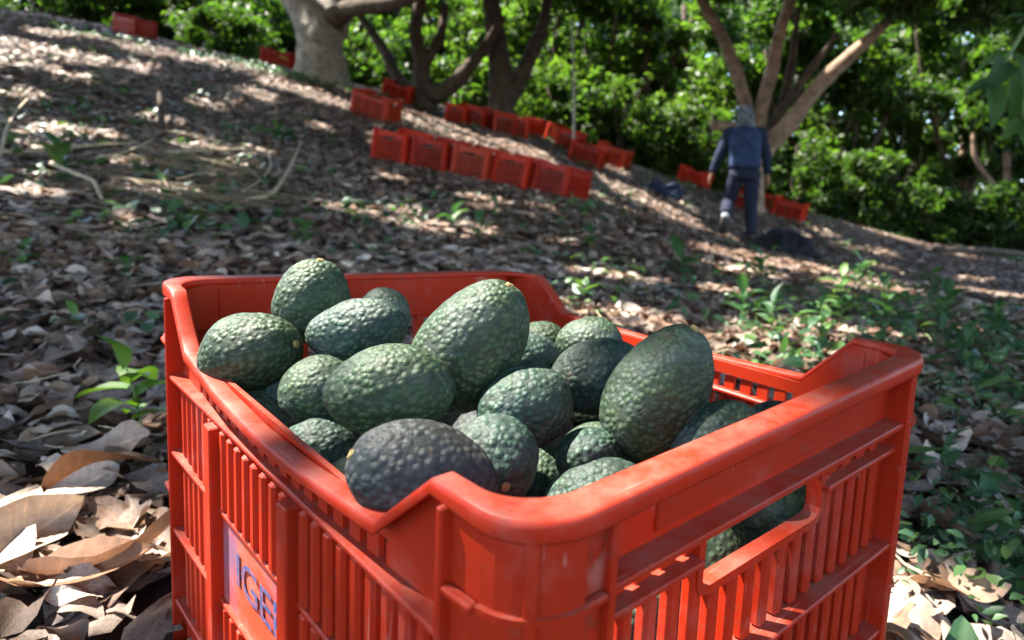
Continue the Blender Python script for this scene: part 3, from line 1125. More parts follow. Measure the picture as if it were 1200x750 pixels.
for k, (px, py, d, yaw, lab, ex) in enumerate(FAR):
    p = Vector(place(px, py, d))
    p.z = gz(p.x, p.y)
    # the base middle lies half a crate behind the edge we see
    p.y += 0.2
    p.z = gz(p.x, p.y)
    mw = stand(p, gnormal(p.x, p.y), math.radians(yaw), 0.02)
    if far_proto is None:
        far_proto = make_crate(mw, False, M_RED_FAR)
        r = far_proto
    else:
        r = crate_copy(far_proto, mw)
        for c_ in r.children:
            c_.material_slots[0].link = 'OBJECT'
            c_.material_slots[0].material = RED_VARIANTS[k % 3]
    tag(r, lab, 'crate', GC)
    if k not in (7, 8, 18, 20):
        hp = link('avocado_heap', heap_me)
        hp.matrix_world = mw @ Matrix.Translation((0, 0, 0.01)) @ Matrix.Rotation(math.pi * (k % 2), 4, 'Z')
        tag(hp, 'dark green avocados filling the ' + lab.split(',')[0].replace('crate ', 'crate, ', 1), kind='stuff')

# ------------------------------------------------------------------ fallen leaves
def frustum_pts(n, d0, d1, x0=-1.12, x1=0.74):
    """random ground spots inside a wedge somewhat wider than the view"""
    u = rng.random(n)
    d = np.sqrt(d0 ** 2 + (d1 ** 2 - d0 ** 2) * u)
    x = d * (x0 + rng.random(n) * (x1 - x0))
    return x, d


def in_crate(x, y, m=0.0):
    q = np.stack([x - basep[0], y - basep[1]], -1)
    ax = np.array(Rw)[:2, 0] / np.linalg.norm(np.array(Rw)[:2, 0])
    ay = np.array(Rw)[:2, 1] / np.linalg.norm(np.array(Rw)[:2, 1])
    return (np.abs(q @ ax) < CW / 2 * 1.035 + m) & (np.abs(q @ ay) < CL / 2 * 1.035 + m)


def normals_at(x, y):
    e = 0.06
    gx = (ground(x + e, y) - ground(x - e, y)) / (2 * e)
    gy = (ground(x, y + e) - ground(x, y - e)) / (2 * e)
    return np.stack([-gx, -gy, np.ones_like(gx)], 1)


pr = random.Random(4)
DRYV = []
for k in range(16):
    vv, ff = leaf_shape(7, 4, pr.uniform(0.28, 0.46), pr.uniform(-0.25, 0.32), pr.uniform(-0.25, 0.45), pr.uniform(0.02, 0.06), pr, pr.uniform(-0.8, 0.8))
    vv = vv + np.array([[pr.gauss(0, .004), pr.gauss(0, .007), pr.gauss(0, .006)] for _ in vv])
    if k % 2:                              # torn and crumpled ones
        vv = vv + np.array([[pr.gauss(0, .012), pr.gauss(0, .020), pr.gauss(0, .014)] for _ in vv])
        drop_f = set(pr.sample([q for q in range(len(ff)) if q % 4 in (0, 3)], pr.randrange(1, 5)))
        ff = np.array([f for q, f in enumerate(ff) if q not in drop_f])
    DRYV.append((vv, ff))
MIDV = [leaf_shape(4, 2, pr.uniform(0.24, 0.42), pr.uniform(-0.22, 0.30), pr.uniform(-0.25, 0.35), 0.03, pr, pr.uniform(-.6, .6)) for k in range(8)]
FARV = [leaf_shape(2, 2, pr.uniform(0.24, 0.40), pr.uniform(-0.2, 0.3), pr.uniform(-0.2, 0.35), 0.02, pr) for k in range(6)]


def litter_field(n, d0, d1, lift, smin, smax, flat=1.0, x0=-1.12, x1=0.74):
    x, y = frustum_pts(n, d0, d1, x0, x1)
    ok = ~in_crate(x, y, 0.012)
    x, y = x[ok], y[ok]
    n = len(x)
    z = ground(x, y)
    nr = normals_at(x, y)
    R_ = rotmats(nr, rng.uniform(0, 6.28, n), rng.normal(0, 0.19, n) * flat, rng.normal(0, 0.22, n) * flat)
    s = smin + (smax - smin) * rng.beta(1.5, 1.9, n)
    h = rng.random(n) * lift + 0.004
    pos = np.stack([x, y, z + h], 1)
    tint = np.clip(rng.beta(1.25, 1.7, n), 0, 1)
    # patches of paler and of darker litter
    tint = np.clip(tint + 0.14 * np.sin(x * 1.7 + 1.2 * np.sin(y * 1.3)) * np.sin(y * 1.9 + x), 0, 1)
    return pos, R_, s, tint, h


pos, R_, s, tint, h = litter_field(7900, 0.22, 2.6, 0.035, 0.030, 0.130)
pj = project(pos)
top = h / 0.035
vis = (pj[:, 0] > -20) & (pj[:, 0] < 1220) & (pj[:, 1] > 250) & (pj[:, 1] < 760)
# hidden behind the crate?
cr = (pj[:, 0] > 178) & (pj[:, 0] < 1085) & (pj[:, 1] > 330) & (pj[:, 1] > 320 + 0.19 * (pj[:, 0] - 600))
score = s / pj[:, 2] * (0.35 + top) * vis * (~cr)
order = np.argsort(-score)
ind = order[:270]
rest = order[270:]
which = rng.integers(0, len(DRYV), len(pos))
lme = bake('leaf_litter', DRYV, which[rest], pos[rest], R_[rest], s[rest], tint[rest])
leaf_attrs(lme, 7, 4, len(rest))
o = link('leaf_litter', lme, M_LITTER_NEAR)
tag(o, 'bed of dry brown leaves round the crate', kind='stuff')
dry_me = []
for k, (vv, ff) in enumerate(DRYV):
    me = mesh_np('dry_leaf', vv, [ff])
    leaf_attrs(me, 7, 4)
    me.materials.append(M_DRY)
    dry_me.append(me)


def leaf_obj(name, me, p, R3, sc):
    o = link(name, me)
    m = Matrix([list(r) for r in (np.asarray(R3) * sc)]).to_4x4()
    m.translation = Vector(p)
    o.matrix_world = m
    return o


for i in ind:
    o = leaf_obj('dry_leaf', dry_me[which[i]], pos[i], R_[i], s[i])
    tag(o, 'dry curled leaf lying on top of the litter around the crate', 'leaf', 'dry leaves on top of the litter')

for x0_, x1_ in ((-1.75, -1.12), (0.74, 1.7)):   # the litter goes on past the edges of the picture
    pe, Re, se, te, he = litter_field(4200, 0.25, 4.5, 0.035, 0.05, 0.15, 0.8, x0_, x1_)
    tag(link('leaf_litter', bake('leaf_litter', MIDV, rng.integers(0, len(MIDV), len(pe)), pe, Re, se, te), M_LITTER), 'dry leaves beside the photographed part of the slope', kind='stuff')
    pe, Re, se, te, he = litter_field(9000, 4.5, 12, 0.045, 0.08, 0.20, 0.6, x0_, x1_)
    tag(link('leaf_litter', bake('leaf_litter', FARV, rng.integers(0, len(FARV), len(pe)), pe, Re, se, te), M_LITTER), 'dry leaves farther out beside the photographed slope', kind='stuff')

# leaves one can point at, each with its own colour
def own_leaf(px, py, L, ang, tilt, roll, lift, col, lab, vi, width=0.46, curl=0.3, fold=0.4):
    p = hit(px, py)
    vv, ff = leaf_shape(10, 6, width, curl, fold, 0.035, random.Random(900 + vi), 0.4)
    me = mesh_np('dry_leaf', vv, [ff], smooth=True)
    leaf_attrs(me, 10, 6)
    m = leaf_mat('leaf_' + str(vi), [(0.0, tuple(c * 0.85 for c in col)), (1.0, tuple(c * 1.12 for c in col))], 'random', 0.14, (1.2, 0.9, 0.6), 0.6, 0.3, 0.4, 7, 0.9)
    me.materials.append(m)
    nr = np.array([list(gnormal(p.x, p.y))])
    Rm = rotmats(nr, np.array([math.radians(ang)]), np.array([math.radians(tilt)]), np.array([math.radians(roll)]))[0]
    o = leaf_obj('dry_leaf', me, (p.x, p.y, p.z + lift), Rm, L)
    tag(o, lab, 'leaf', 'dry leaves on top of the litter')
    # the stalk
    vs, fs = tube([(-0.47, 0, 0.0 + curl * 0.25), (-0.56, 0.01, curl * 0.3 + 0.01), (-0.68, 0.05, curl * 0.36 + 0.03)], [0.012, 0.009, 0.007], 6)
    sm = bpy.data.meshes.new('stalk'); sm.from_pydata(vs, [], fs)
    link('stalk', sm, M_STICK, o, smooth=True)
    return o


own_leaf(24, 462, 0.135, 20, 6, -8, 0.035, (0.20, 0.10, 0.055), 'large warm brown leaf lying flat at the left edge of the picture', 1, 0.60, -0.10, 0.12)
own_leaf(92, 612, 0.085, 60, 5, 10, 0.045, (0.56, 0.48, 0.40), 'bleached cream leaf in the sun left of the crate', 2, 0.72, 0.10, 0.15)
own_leaf(128, 560, 0.100, 15, 10, 20, 0.045, (0.33, 0.235, 0.185), 'tan leaf with a pointed tip just above the cream one', 3, 0.60, 0.15, 0.3)
own_leaf(118, 602, 0.105, 30, 14, -30, 0.05, (0.15, 0.075, 0.04), 'dark brown curled leaf arching over the cream one', 4, 0.42, -0.35, 0.5)
own_leaf(150, 700, 0.150, 38, 24, -30, 0.055, (0.33, 0.21, 0.15), 'long curled brown leaf leaning on the left corner of the crate', 5, 0.36, 0.40, 0.8)
own_leaf(30, 690, 0.120, 75, 10, 30, 0.045, (0.52, 0.41, 0.31), 'pale sunlit leaf folded lengthwise at the lower left edge', 6, 0.55, 0.25, 0.6)
own_leaf(14, 655, 0.100, 100, 10, -15, 0.04, (0.58, 0.46, 0.36), 'broad pale leaf above the folded one at the lower left edge', 7, 0.7, 0.1, 0.2)
own_leaf(95, 725, 0.120, 10, 8, 12, 0.045, (0.26, 0.14, 0.08), 'rusty brown leaf at the bottom edge left of the crate', 8, 0.45, 0.3, 0.5)
own_leaf(1118, 735, 0.110, -10, 8, -12, 0.045, (0.40, 0.27, 0.19), 'sunlit tan leaf at the bottom right beside the crate', 9, 0.5, 0.08, 0.15)
own_leaf(1160, 660, 0.100, 40, 4, 14, 0.04, (0.24, 0.19, 0.15), 'greyish leaf with a torn rim at the lower right edge', 10, 0.65, 0.1, 0.2)
own_leaf(1150, 545, 0.16, 150, 4, 8, 0.035, (0.17, 0.14, 0.12), 'long flat grey leaf beside the right corner of the crate', 11, 0.5, 0.1, 0.15)
own_leaf(58, 540, 0.13, 5, 3, 6, 0.03, (0.22, 0.165, 0.13), 'greyish brown leaf lying flat between the brown one and the cream one', 12, 0.5, 0.1, 0.2)

pos, R_, s, tint, h = litter_field(21000, 2.6, 6.4, 0.045, 0.06, 0.19, 0.6)
o = link('leaf_litter', bake('leaf_litter', MIDV, rng.integers(0, len(MIDV), len(pos)), pos, R_, s, tint), M_LITTER)
tag(o, 'dry leaves covering the middle of the slope', kind='stuff')
pos, R_, s, tint, h = litter_field(43000, 6.4, 13.5, 0.05, 0.09, 0.20, 0.6)
o = link('leaf_litter', bake('leaf_litter', FARV, rng.integers(0, len(FARV), len(pos)), pos, R_, s, tint), M_LITTER)
tag(o, 'dry leaves covering the far part of the slope', kind='stuff')

# twigs lying through the near litter
tv, tf = [], []
tr0 = random.Random(6)
tx_, ty_ = frustum_pts(520, 0.3, 3.2)
tz_ = ground(tx_, ty_)
for q in range(520):
    if in_crate(tx_[q:q + 1], ty_[q:q + 1], 0.03)[0]: continue
    a_ = tr0.uniform(0, 6.28); L_ = tr0.uniform(0.03, 0.13)
    e_ = Vector((math.cos(a_), math.sin(a_), tr0.uniform(-.2, .2))) * L_ * .5
    c_ = Vector((tx_[q], ty_[q], tz_[q] + tr0.uniform(0.022, 0.045)))
    v_, f_ = tube([c_ - e_, c_ + Vector((tr0.gauss(0, .006), tr0.gauss(0, .006), tr0.gauss(0, .004))), c_ + e_], [0.0017, 0.0015, 0.0010], 5)
    off = len(tv); tv += v_; tf += [tuple(i_ + off for i_ in ff_) for ff_ in f_]
me = bpy.data.meshes.new('twigs'); me.from_pydata(tv, [], tf)
tag(link('twigs', me, M_STICK), 'thin dry twigs strewn through the litter', kind='stuff')

# ------------------------------------------------------------------ low green ground cover
def cover(spots, per, rad, smin, smax, name, lab, variants, mat):
    P, T = [], []
    for (px, py, mul) in spots:
        c = hit(px, py)
        k = int(per * mul)
        a = rng.uniform(0, 6.28, k)
        q = rad * mul ** 0.5 * np.sqrt(rng.random(k))
        P.append(np.stack([c.x + q * np.cos(a), c.y + q * np.sin(a) * 1.1], 1))
    P = np.concatenate(P)
    P = P[~in_crate(P[:, 0], P[:, 1], 0.02)]
    n = len(P)
    z = ground(P[:, 0], P[:, 1])
    nr = normals_at(P[:, 0], P[:, 1])
    R3 = rotmats(nr, rng.uniform(0, 6.28, n), rng.normal(0.15, 0.40, n), rng.normal(0, 0.4, n))
    pos = np.stack([P[:, 0], P[:, 1], z + 0.03 + rng.random(n) ** 1.5 * 0.085], 1)
    o = link(name, bake(name, variants, rng.integers(0, len(variants), n), pos, R3, rng.uniform(smin, smax, n), rng.random(n)), mat)
    tag(o, lab, kind='stuff')


GRV = [leaf_shape(4, 2, pr.uniform(0.36, 0.6), pr.uniform(-0.4, 0.1), pr.uniform(0.1, 0.5), 0.02, pr) for k in range(6)]
spots = []
gr = random.Random(21)
for _ in range(26): spots.append((gr.uniform(880, 1200), gr.uniform(370, 460), gr.uniform(0.6, 1.3)))
for _ in range(11): spots.append((gr.uniform(1085, 1215), gr.uniform(620, 745), gr.uniform(0.15, 0.4)))
for _ in range(7): spots.append((gr.uniform(1090, 1200), gr.uniform(430, 520), gr.uniform(0.4, 0.9)))
for _ in range(34): spots.append((gr.uniform(640, 1190), gr.uniform(320, 390), gr.uniform(0.5, 1.0)))
for _ in range(12): spots.append((gr.uniform(330, 700), gr.uniform(250, 315), gr.uniform(0.4, 0.9)))
for _ in range(30): spots.append((gr.uniform(0, 420), gr.uniform(60, 160), gr.uniform(0.4, 0.9)))
for _ in range(6): spots.append((gr.uniform(0, 170), gr.uniform(300, 420), gr.uniform(0.08, 0.2)))
cover(spots, 16, 0.17, 0.025, 0.062, 'ground_cover', 'small green weeds growing up through the dry leaves', GRV, M_COVER)
spots = []
for _ in range(105): spots.append((gr.uniform(0, 1200), gr.uniform(60, 300), gr.uniform(0.4, 1.0)))
for _ in range(70):
    qx = gr.uniform(0, 1200)
    spots.append((qx, float(np.interp(qx, [0, 200, 375, 560, 770, 960, 1200], [24, 60, 100, 143, 214, 260, 310])), gr.uniform(0.5, 1.6)))
cover(spots, 26, 0.35, 0.05, 0.10, 'ground_cover', 'scattered green leaves among the litter up the slope', GRV, M_COVER)

spots = []
for _ in range(34): spots.append((gr.uniform(1085, 1210), gr.uniform(610, 745), gr.uniform(0.25, 0.6)))
for _ in range(30): spots.append((gr.uniform(1095, 1205), gr.uniform(420, 520), gr.uniform(0.4, 0.9)))
for _ in range(26): spots.append((gr.uniform(860, 1205), gr.uniform(375, 440), gr.uniform(0.5, 1.0)))
for _ in range(22): spots.append((gr.uniform(700, 1205), gr.uniform(318, 380), gr.uniform(0.6, 1.3)))
cover(spots, 30, 0.12, 0.008, 0.024, 'ground_cover', 'creeping weeds with tiny leaves to the right of the crate', GRV, M_COVER)

# ------------------------------------------------------------------ seedlings: each with a stem and its leaves
weed_leaf_me = []
for k in range(4):
    vv, ff = leaf_shape(7, 4, pr.uniform(0.40, 0.5), pr.uniform(-0.45, -0.1), 0.35, 0.02, pr)
    vv[:, 0] += 0.5
    me = mesh_np('leaf', vv, [ff], smooth=True)
    me.materials.append(M_WEED)
    weed_leaf_me.append(me)


def seedling(px, py, height, nleaf, L, lab, group=None, lean=(0, 0), seed=0, base=None):
    r = random.Random(seed)
    b = base if base is not None else hit(px, py)
    root = empty('seedling', loc=b)
    top = Vector((lean[0], lean[1], height))
    st = bar('stem', [(0, 0, -0.01), tuple(top * 0.5 + Vector((0.005, 0, 0))), tuple(top)], max(0.0013, L * 0.025), max(0.0008, L * 0.014), M_STEM, root, 3, 6)
    for k in range(nleaf):
        t = 0.35 + 0.65 * (k + 1) / nleaf if nleaf > 5 else 0.62 + 0.38 * (k + 1) / nleaf
        p = top * t
        a = k * 2.4 + r.uniform(-0.3, 0.3)
        el = r.uniform(-0.25, 0.55) + (0.5 if k == nleaf - 1 else 0)
        x = Vector((math.cos(a) * math.cos(el), math.sin(a) * math.cos(el), math.sin(el)))
        z = Vector((0, 0, 1)); z = (z - x * z.dot(x)).normalized()
        y = z.cross(x)
        sc = L * r.uniform(0.75, 1.15)
        lf = link('leaf', weed_leaf_me[r.randrange(4)], None, root)
        m = Matrix(((x.x, y.x, z.x), (x.y, y.y, z.y), (x.z, y.z, z.z))) @ Matrix.Scale(sc, 3)
        m = m.to_4x4(); m.translation = p
        lf.matrix_local = m
    tag(root, lab, 'seedling', group)
    return root


bright = seedling(169, 532, 0.125, 8, 0.064, 'bright green seedling with broad leaves beside the left corner of the crate', 'seedlings in the litter', (-0.01, -0.012), 3)
M_FRESH = leaf_mat('fresh_leaf', [(0.0, (0.055, 0.125, 0.022)), (1.0, (0.10, 0.18, 0.03))], 'random', 0.32, (1.9, 2.1, 0.7), 0.4, 0.45, 0.2, 50)
fresh = [m_.copy() for m_ in weed_leaf_me]
for m_ in fresh:
    for v_ in m_.vertices: v_.co.y *= 1.35
    m_.materials.clear(); m_.materials.append(M_FRESH)
for q, c_ in enumerate(c_ for c_ in bright.children if c_.name.startswith('leaf')): c_.data = fresh[q % 4]
seedling(1012, 752, 0.085, 8, 0.030, 'thin weed with small leaves growing up in front of the near end of the crate', 'seedlings in the litter', (0.004, 0.0), 5, base=Vector(crate_pt(0.285, -0.035, -CH)))
seedling(1075, 770, 0.05, 4, 0.075, 'low seedling with wide dark leaves at the foot of the right crate corner', 'seedlings in the litter', (0, 0), 6, base=Vector(crate_pt(0.40, -0.05, -CH)))
SG = 'seedlings in the litter'
for (px, py, hh, nl, L, lab, sd) in [
    (962, 438, 0.16, 11, 0.07, 'leafy dark green seedling right behind the dipped far rim of the crate', 10),
    (985, 395, 0.20, 12, 0.08, 'taller green seedling behind the raised right end of the crate', 11),
    (905, 410, 0.13, 9, 0.07, 'green seedling in the sun patch behind the standing avocado', 12),
    (870, 388, 0.12, 8, 0.08, 'pale green seedling a little farther left behind the crate', 13),
    (1040, 400, 0.18, 12, 0.08, 'bushy seedling behind the right corner of the crate', 14),
    (1100, 410, 0.17, 12, 0.08, 'bushy seedling to the right of the crate corner', 15),
    (1165, 420, 0.16, 11, 0.08, 'seedling with many leaves near the right edge of the picture', 16),
    (1130, 455, 0.12, 9, 0.06, 'low seedling between the crate corner and the right edge', 17),
    (1110, 590, 0.07, 6, 0.05, 'small seedling with pointed leaves close to the right crate corner', 18),
    (1125, 650, 0.06, 8, 0.04, 'creeping weed with many small leaves lower right of the crate', 19),
    (1165, 700, 0.07, 9, 0.045, 'creeping weed at the bottom right', 20),
    (890, 345, 0.18, 10, 0.11, 'seedling with long drooping leaves below the black plastic sheet', 21),
    (800, 335, 0.15, 8, 0.12, 'seedling with wide pale leaves on the sunny patch of the slope', 22),
    (560, 285, 0.12, 7, 0.10, 'seedling behind the back of the crate with one upright leaf', 23),
    (530, 272, 0.10, 6, 0.11, 'flat leaved seedling behind the back of the crate, a little to the left', 24),
    (355, 300, 0.12, 8, 0.08, 'bright seedling just above the back left crate rim', 25),
    (75, 215, 0.20, 10, 0.14, 'blue green plant with lobed leaves among the straw at the left', 26),
    (330, 172, 0.16, 8, 0.14, 'light green plant beside the navy cloth on the slope', 27),
    (100, 405, 0.06, 5, 0.05, 'tiny round leaved seedling in the litter on the left', 28),
    (20, 330, 0.10, 7, 0.06, 'small seedling at the left edge of the picture', 29),
    (155, 340, 0.08, 6, 0.06, 'small seedling left of the back left crate corner', 30),
    (690, 300, 0.12, 8, 0.09, 'seedling on the slope behind the far crate corner', 31),
    (1010, 345, 0.18, 10, 0.10, 'seedling on the slope above the right end of the crate', 32),
    (1090, 365, 0.18, 11, 0.10, 'seedling on the slope at the right, in the shade', 33)]:
    seedling(px, py, hh, nl, L, lab, SG, (random.uniform(-.02, .02), random.uniform(-.02, .02)), sd)

# ------------------------------------------------------------------ sticks and straw
def stick(pts, r0, lab, mat=None, lift=0.065, cat='stick', name='stick', group='sticks on the slope'):
    W = []
    for (px, py, up) in pts:
        p = hit(px, py)
        W.append((p.x, p.y, p.z + lift + up))
    c = Vector(W[0])
    o = bar(name, [tuple(Vector(q) - c) for q in W], r0, r0 * 0.55, mat or M_STICK, None, 6, 7, 0.1, seed=int(pts[0][0]))
    o.location = c
    tag(o, lab, cat, group)
    return o


stick([(289, 249, 0), (318, 246, 0.02), (335, 228, 0.05), (346, 208, 0.07), (354, 190, 0.10)], 0.011, 'bent pale stick curving upward right of the straw heap')
stick([(195, 194, .02), (240, 195, .04), (285, 195, .05), (312, 198, .04), (318, 208, .02), (308, 222, 0), (285, 238, 0)], 0.010, 'long pale stick hooked at its right end across the straw')
stick([(85, 193, .04), (120, 191, .05), (165, 186, .04)], 0.011, 'straight pale stick pointing right into the straw heap')
stick([(0, 201, .04), (30, 200, .04), (70, 196, .03)], 0.012, 'thick pale stick lying level at the left edge')
stick([(2, 196, 0), (10, 180, .08), (20, 166, .12), (34, 152, .15)], 0.010, 'short stick slanting up at the left edge')
stick([(62, 210, .02), (90, 226, .03), (110, 235, .03), (120, 249, 0)], 0.012, 'pale stick bending down below the lobed plant')
stick([(115, 204, .03), (150, 200, .05), (180, 186, .06)], 0.009, 'thin stick in the middle of the straw')
stick([(108, 108, .02), (135, 122, .03), (160, 134, .02)], 0.016, 'dark fallen twig high on the left slope', M_BARK_D)
stick([(190, 158, 0), (189, 146, .1), (188, 132, .22)], 0.03, 'dark broken stub sticking up from the slope', M_BARK_D)
vs_all, fs_all = [], []
sr = random.Random(8)
for k in range(95):
    px, py = sr.gauss(235, 75), sr.gauss(214, 22)
    if not (20 < px < 370 and 165 < py < 262): continue
    p = hit(px, py)
    a = sr.gauss(0.0, 0.8)
    L = sr.uniform(0.2, 0.8)
    e = Vector((math.cos(a), math.sin(a) * 0.6, 0))
    z0 = sr.uniform(0.02, 0.11) * math.exp(-((px - 250) / 90) ** 2) + 0.02
    q0, q1, q2 = p - e * L / 2, p + Vector((0, 0, sr.uniform(0, .03))), p + e * L / 2 + Vector((0, sr.uniform(-.05, .05), 0))
    for q in (q0, q1, q2): q.z += z0
    q0.z = gz(q0.x, q0.y) + z0; q2.z = gz(q2.x, q2.y) + z0 * 0.8
    v, f = tube([q0, q1, q2], [0.0035, 0.0042, 0.0028], 4)
    off = len(vs_all)
    vs_all += v
    fs_all += [tuple(i + off for i in ff) for ff in f]
me = bpy.data.meshes.new('straw'); me.from_pydata(vs_all, [], fs_all)
tag(link('straw', me, M_STRAW), 'loose heap of dry straw on the left slope', kind='stuff')
# fallen branches at the far right
p0, p1, p2 = hit(1005, 266), hit(1062, 281), hit(1122, 297)
c = p0.copy()
o = bar('fallen_log', [tuple(p0 - c + Vector((0, 0, .08))), tuple(p1 - c + Vector((0, 0, .10))), tuple(p2 - c + Vector((0, 0, .06)))], 0.06, 0.09, M_BARK_W, None, 5, 9, 0.12, seed=2)
o.location = c
tag(o, 'pale fallen branch lying along the edge of the slope on the right', 'log')
p0, p1 = hit(1095, 299), hit(1205, 306)
c = p0.copy()
o = bar('fallen_log', [(0, 0, .08), tuple((p1 - p0) * .5 + Vector((0, 0, .12))), tuple(p1 - p0 + Vector((0, 0, .1)))], 0.04, 0.055, M_BARK_D, None, 5, 9, 0.12, seed=3)
o.location = c
tag(o, 'dark fallen branch behind the weeds at the right edge', 'log')
p0, p1 = hit(898, 236), hit(985, 250)
c = p0.copy()
o = bar('fallen_log', [(0, 0, .22), tuple((p1 - p0) * .5 + Vector((0, 0, .22))), tuple(p1 - p0 + Vector((0, 0, .1)))], 0.05, 0.07, M_BARK, None, 5, 9, 0.12, seed=4)
o.location = c
tag(o, 'grey dead branch lying behind the crates right of the person', 'log')

# ------------------------------------------------------------------ sacks and sheets
def lumpy(name, px, py, d, dims, mat, seed, lab, cat, squash=0.35, yaw=0.0):
    bm = bmesh.new()
    bmesh.ops.create_icosphere(bm, subdivisions=4, radius=1.0)
    r = np.random.default_rng(seed)
    fr = r.normal(size=(14, 3)) * np.linspace(1.2, 6, 14)[:, None]
    ph = r.uniform(0, 6.28, 14)
    for v in bm.verts:
        p = np.array(v.co)
        h = (np.sin(fr @ p + ph) / np.linspace(3.0, 11, 14)).sum() * 0.45
        fold = abs(math.sin(5 * p[0] + 3 * p[1] + 2 * math.sin(4 * p[2] + seed))) * 0.08
        k = 1 + h * 0.5 + fold
        z = p[2] * k
        if z < 0: z *= squash
        else: z *= 0.62 + 0.38 * math.sin(3.1 * p[0] + 1.4 * p[1] + seed) + 0.10 * abs(math.sin(9 * p[0] + 4 * p[1]))
        v.co = Vector((p[0] * k * dims[0], p[1] * k * dims[1], (z + 0.15) * dims[2]))
    o = link(name, bm_mesh(name, bm), mat, None, smooth=True)
    q = Vector(place(px, py, d)); q.z = gz(q.x, q.y)
    o.matrix_world = stand(q, gnormal(q.x, q.y), yaw, 0.02)
    tag(o, lab, cat)
    return o


lumpy('plastic_sheet', 922, 292, 8.3, (0.50, 0.28, 0.30), M_BAG, 21, 'crumpled black plastic sheet lying on the slope right of the person', 'plastic sheet', 0.3, -0.15)
lumpy('sack', 779, 212, 9.9, (0.22, 0.20, 0.24), M_NAVY, 5, 'dark blue sack standing left of the walking person', 'sack', 0.3)
lumpy('cloth', 341, 152, 6.2, (0.14, 0.10, 0.07), M_NAVY, 9, 'small navy cloth dropped on the upper left slope', 'cloth', 0.3)
p = Vector(place(672, 172, 10.0)); p.z = gz(p.x, p.y)
o = bar('pole', [(0, 0, -0.05), (0.01, 0, 0.9), (-0.01, 0, 2.0)], 0.022, 0.015, simple('pale_pole', (0.30, 0.30, 0.27), 0.7, 12, 0.3), None, 4, 8, 0.05)
o.location = p
tag(o, 'slim pale pole standing upright behind the far row of crates', 'pole')

# ------------------------------------------------------------------ person walking away
M_SKIN = simple('skin', (0.30, 0.15, 0.09), 0.55, 40, 0.12)
M_HOOD = simple('blue_jacket', (0.024, 0.042, 0.095), 0.85, 9, 0.45, 0.2, 0.9, 0.04)
M_SLEEVE = simple('dark_sleeve', (0.014, 0.020, 0.042), 0.85, 30, 0.25, 0.2, 0.5, 0.01)
M_TROUS = simple('dark_trousers', (0.014, 0.018, 0.036), 0.85, 26, 0.25, 0.2, 0.5, 0.01)
M_SOCK = simple('pale_cuff', (0.45, 0.46, 0.50), 0.8, 40, 0.15)
M_BOOT = simple('dusty_boot', (0.050, 0.042, 0.036), 0.8, 30, 0.35)
M_CAP = simple('camouflage_cloth', (0.10, 0.118, 0.14), 0.85, 22, 0.95, detail=2)


def skinned(name, nodes, edges, mat, parent, sub=2, root=0):
    me = bpy.data.meshes.new(name)
    me.from_pydata([n[0] for n in nodes], edges, [])
    o = link(name, me, mat, parent)
    sm = o.modifiers.new('skin', 'SKIN')
    sm.use_smooth_shade = True
    for i, n in enumerate(nodes):
        r = n[1]
        me.skin_vertices[0].data[i].radius = (r, r) if isinstance(r, (int, float)) else r
        me.skin_vertices[0].data[i].use_root = (i == root)
    ss = o.modifiers.new('smooth', 'SUBSURF')
    ss.levels = sub; ss.render_levels = sub
    return o


pp = Vector(place(872, 281, 8.8)); pp.z = gz(pp.x, pp.y)
person = empty('person', loc=pp)
tag(person, 'person in a dark blue jacket and trousers walking away up the slope', 'person')
# joints: x right, y away from us, z up; the right foot stands, the left heel is lifted behind
J = dict(pel=(0, 0, 0.97), waist=(0, 0.02, 1.10), chest=(0, 0.05, 1.32), neck=(0.01, 0.07, 1.50), head=(0.015, 0.085, 1.62), crown=(0.015, 0.08, 1.72),
         shl=(-0.185, 0.05, 1.44), ell=(-0.31, 0.05, 1.17), wrl=(-0.405, 0.10, 0.93), shr=(0.195, 0.05, 1.44), elr=(0.275, 0.02, 1.16), wrr=(0.305, 0.06, 0.90),
         hl=(-0.095, 0, 0.93), kl=(-0.19, 0.12, 0.56), al=(-0.275, -0.16, 0.30), tl=(-0.29, -0.06, 0.13),
         hr=(0.095, 0, 0.93), kr=(0.10, 0.10, 0.52), ar=(0.095, 0.06, 0.09), tr=(0.11, 0.22, 0.03))
nodes = [(J['pel'], (0.13, 0.10)), (J['waist'], (0.12, 0.09)), (J['chest'], (0.15, 0.10)), (J['neck'], 0.055), ((0.015, 0.085, 1.575), 0.07), (J['head'], (0.078, 0.095)), (J['crown'], (0.06, 0.075)),
         (J['shl'], 0.058), (J['ell'], 0.042), (J['wrl'], 0.026), (J['shr'], 0.058), (J['elr'], 0.042), (J['wrr'], 0.026),
         (J['hl'], 0.085), (J['kl'], 0.055), (J['al'], 0.036), (J['tl'], 0.035), (J['hr'], 0.085), (J['kr'], 0.055), (J['ar'], 0.036), (J['tr'], 0.032)]
edges = [(0, 1), (1, 2), (2, 3), (3, 4), (4, 5), (5, 6), (2, 7), (7, 8), (8, 9), (2, 10), (10, 11), (11, 12), (0, 13), (13, 14), (14, 15), (15, 16), (0, 17), (17, 18), (18, 19), (19, 20)]
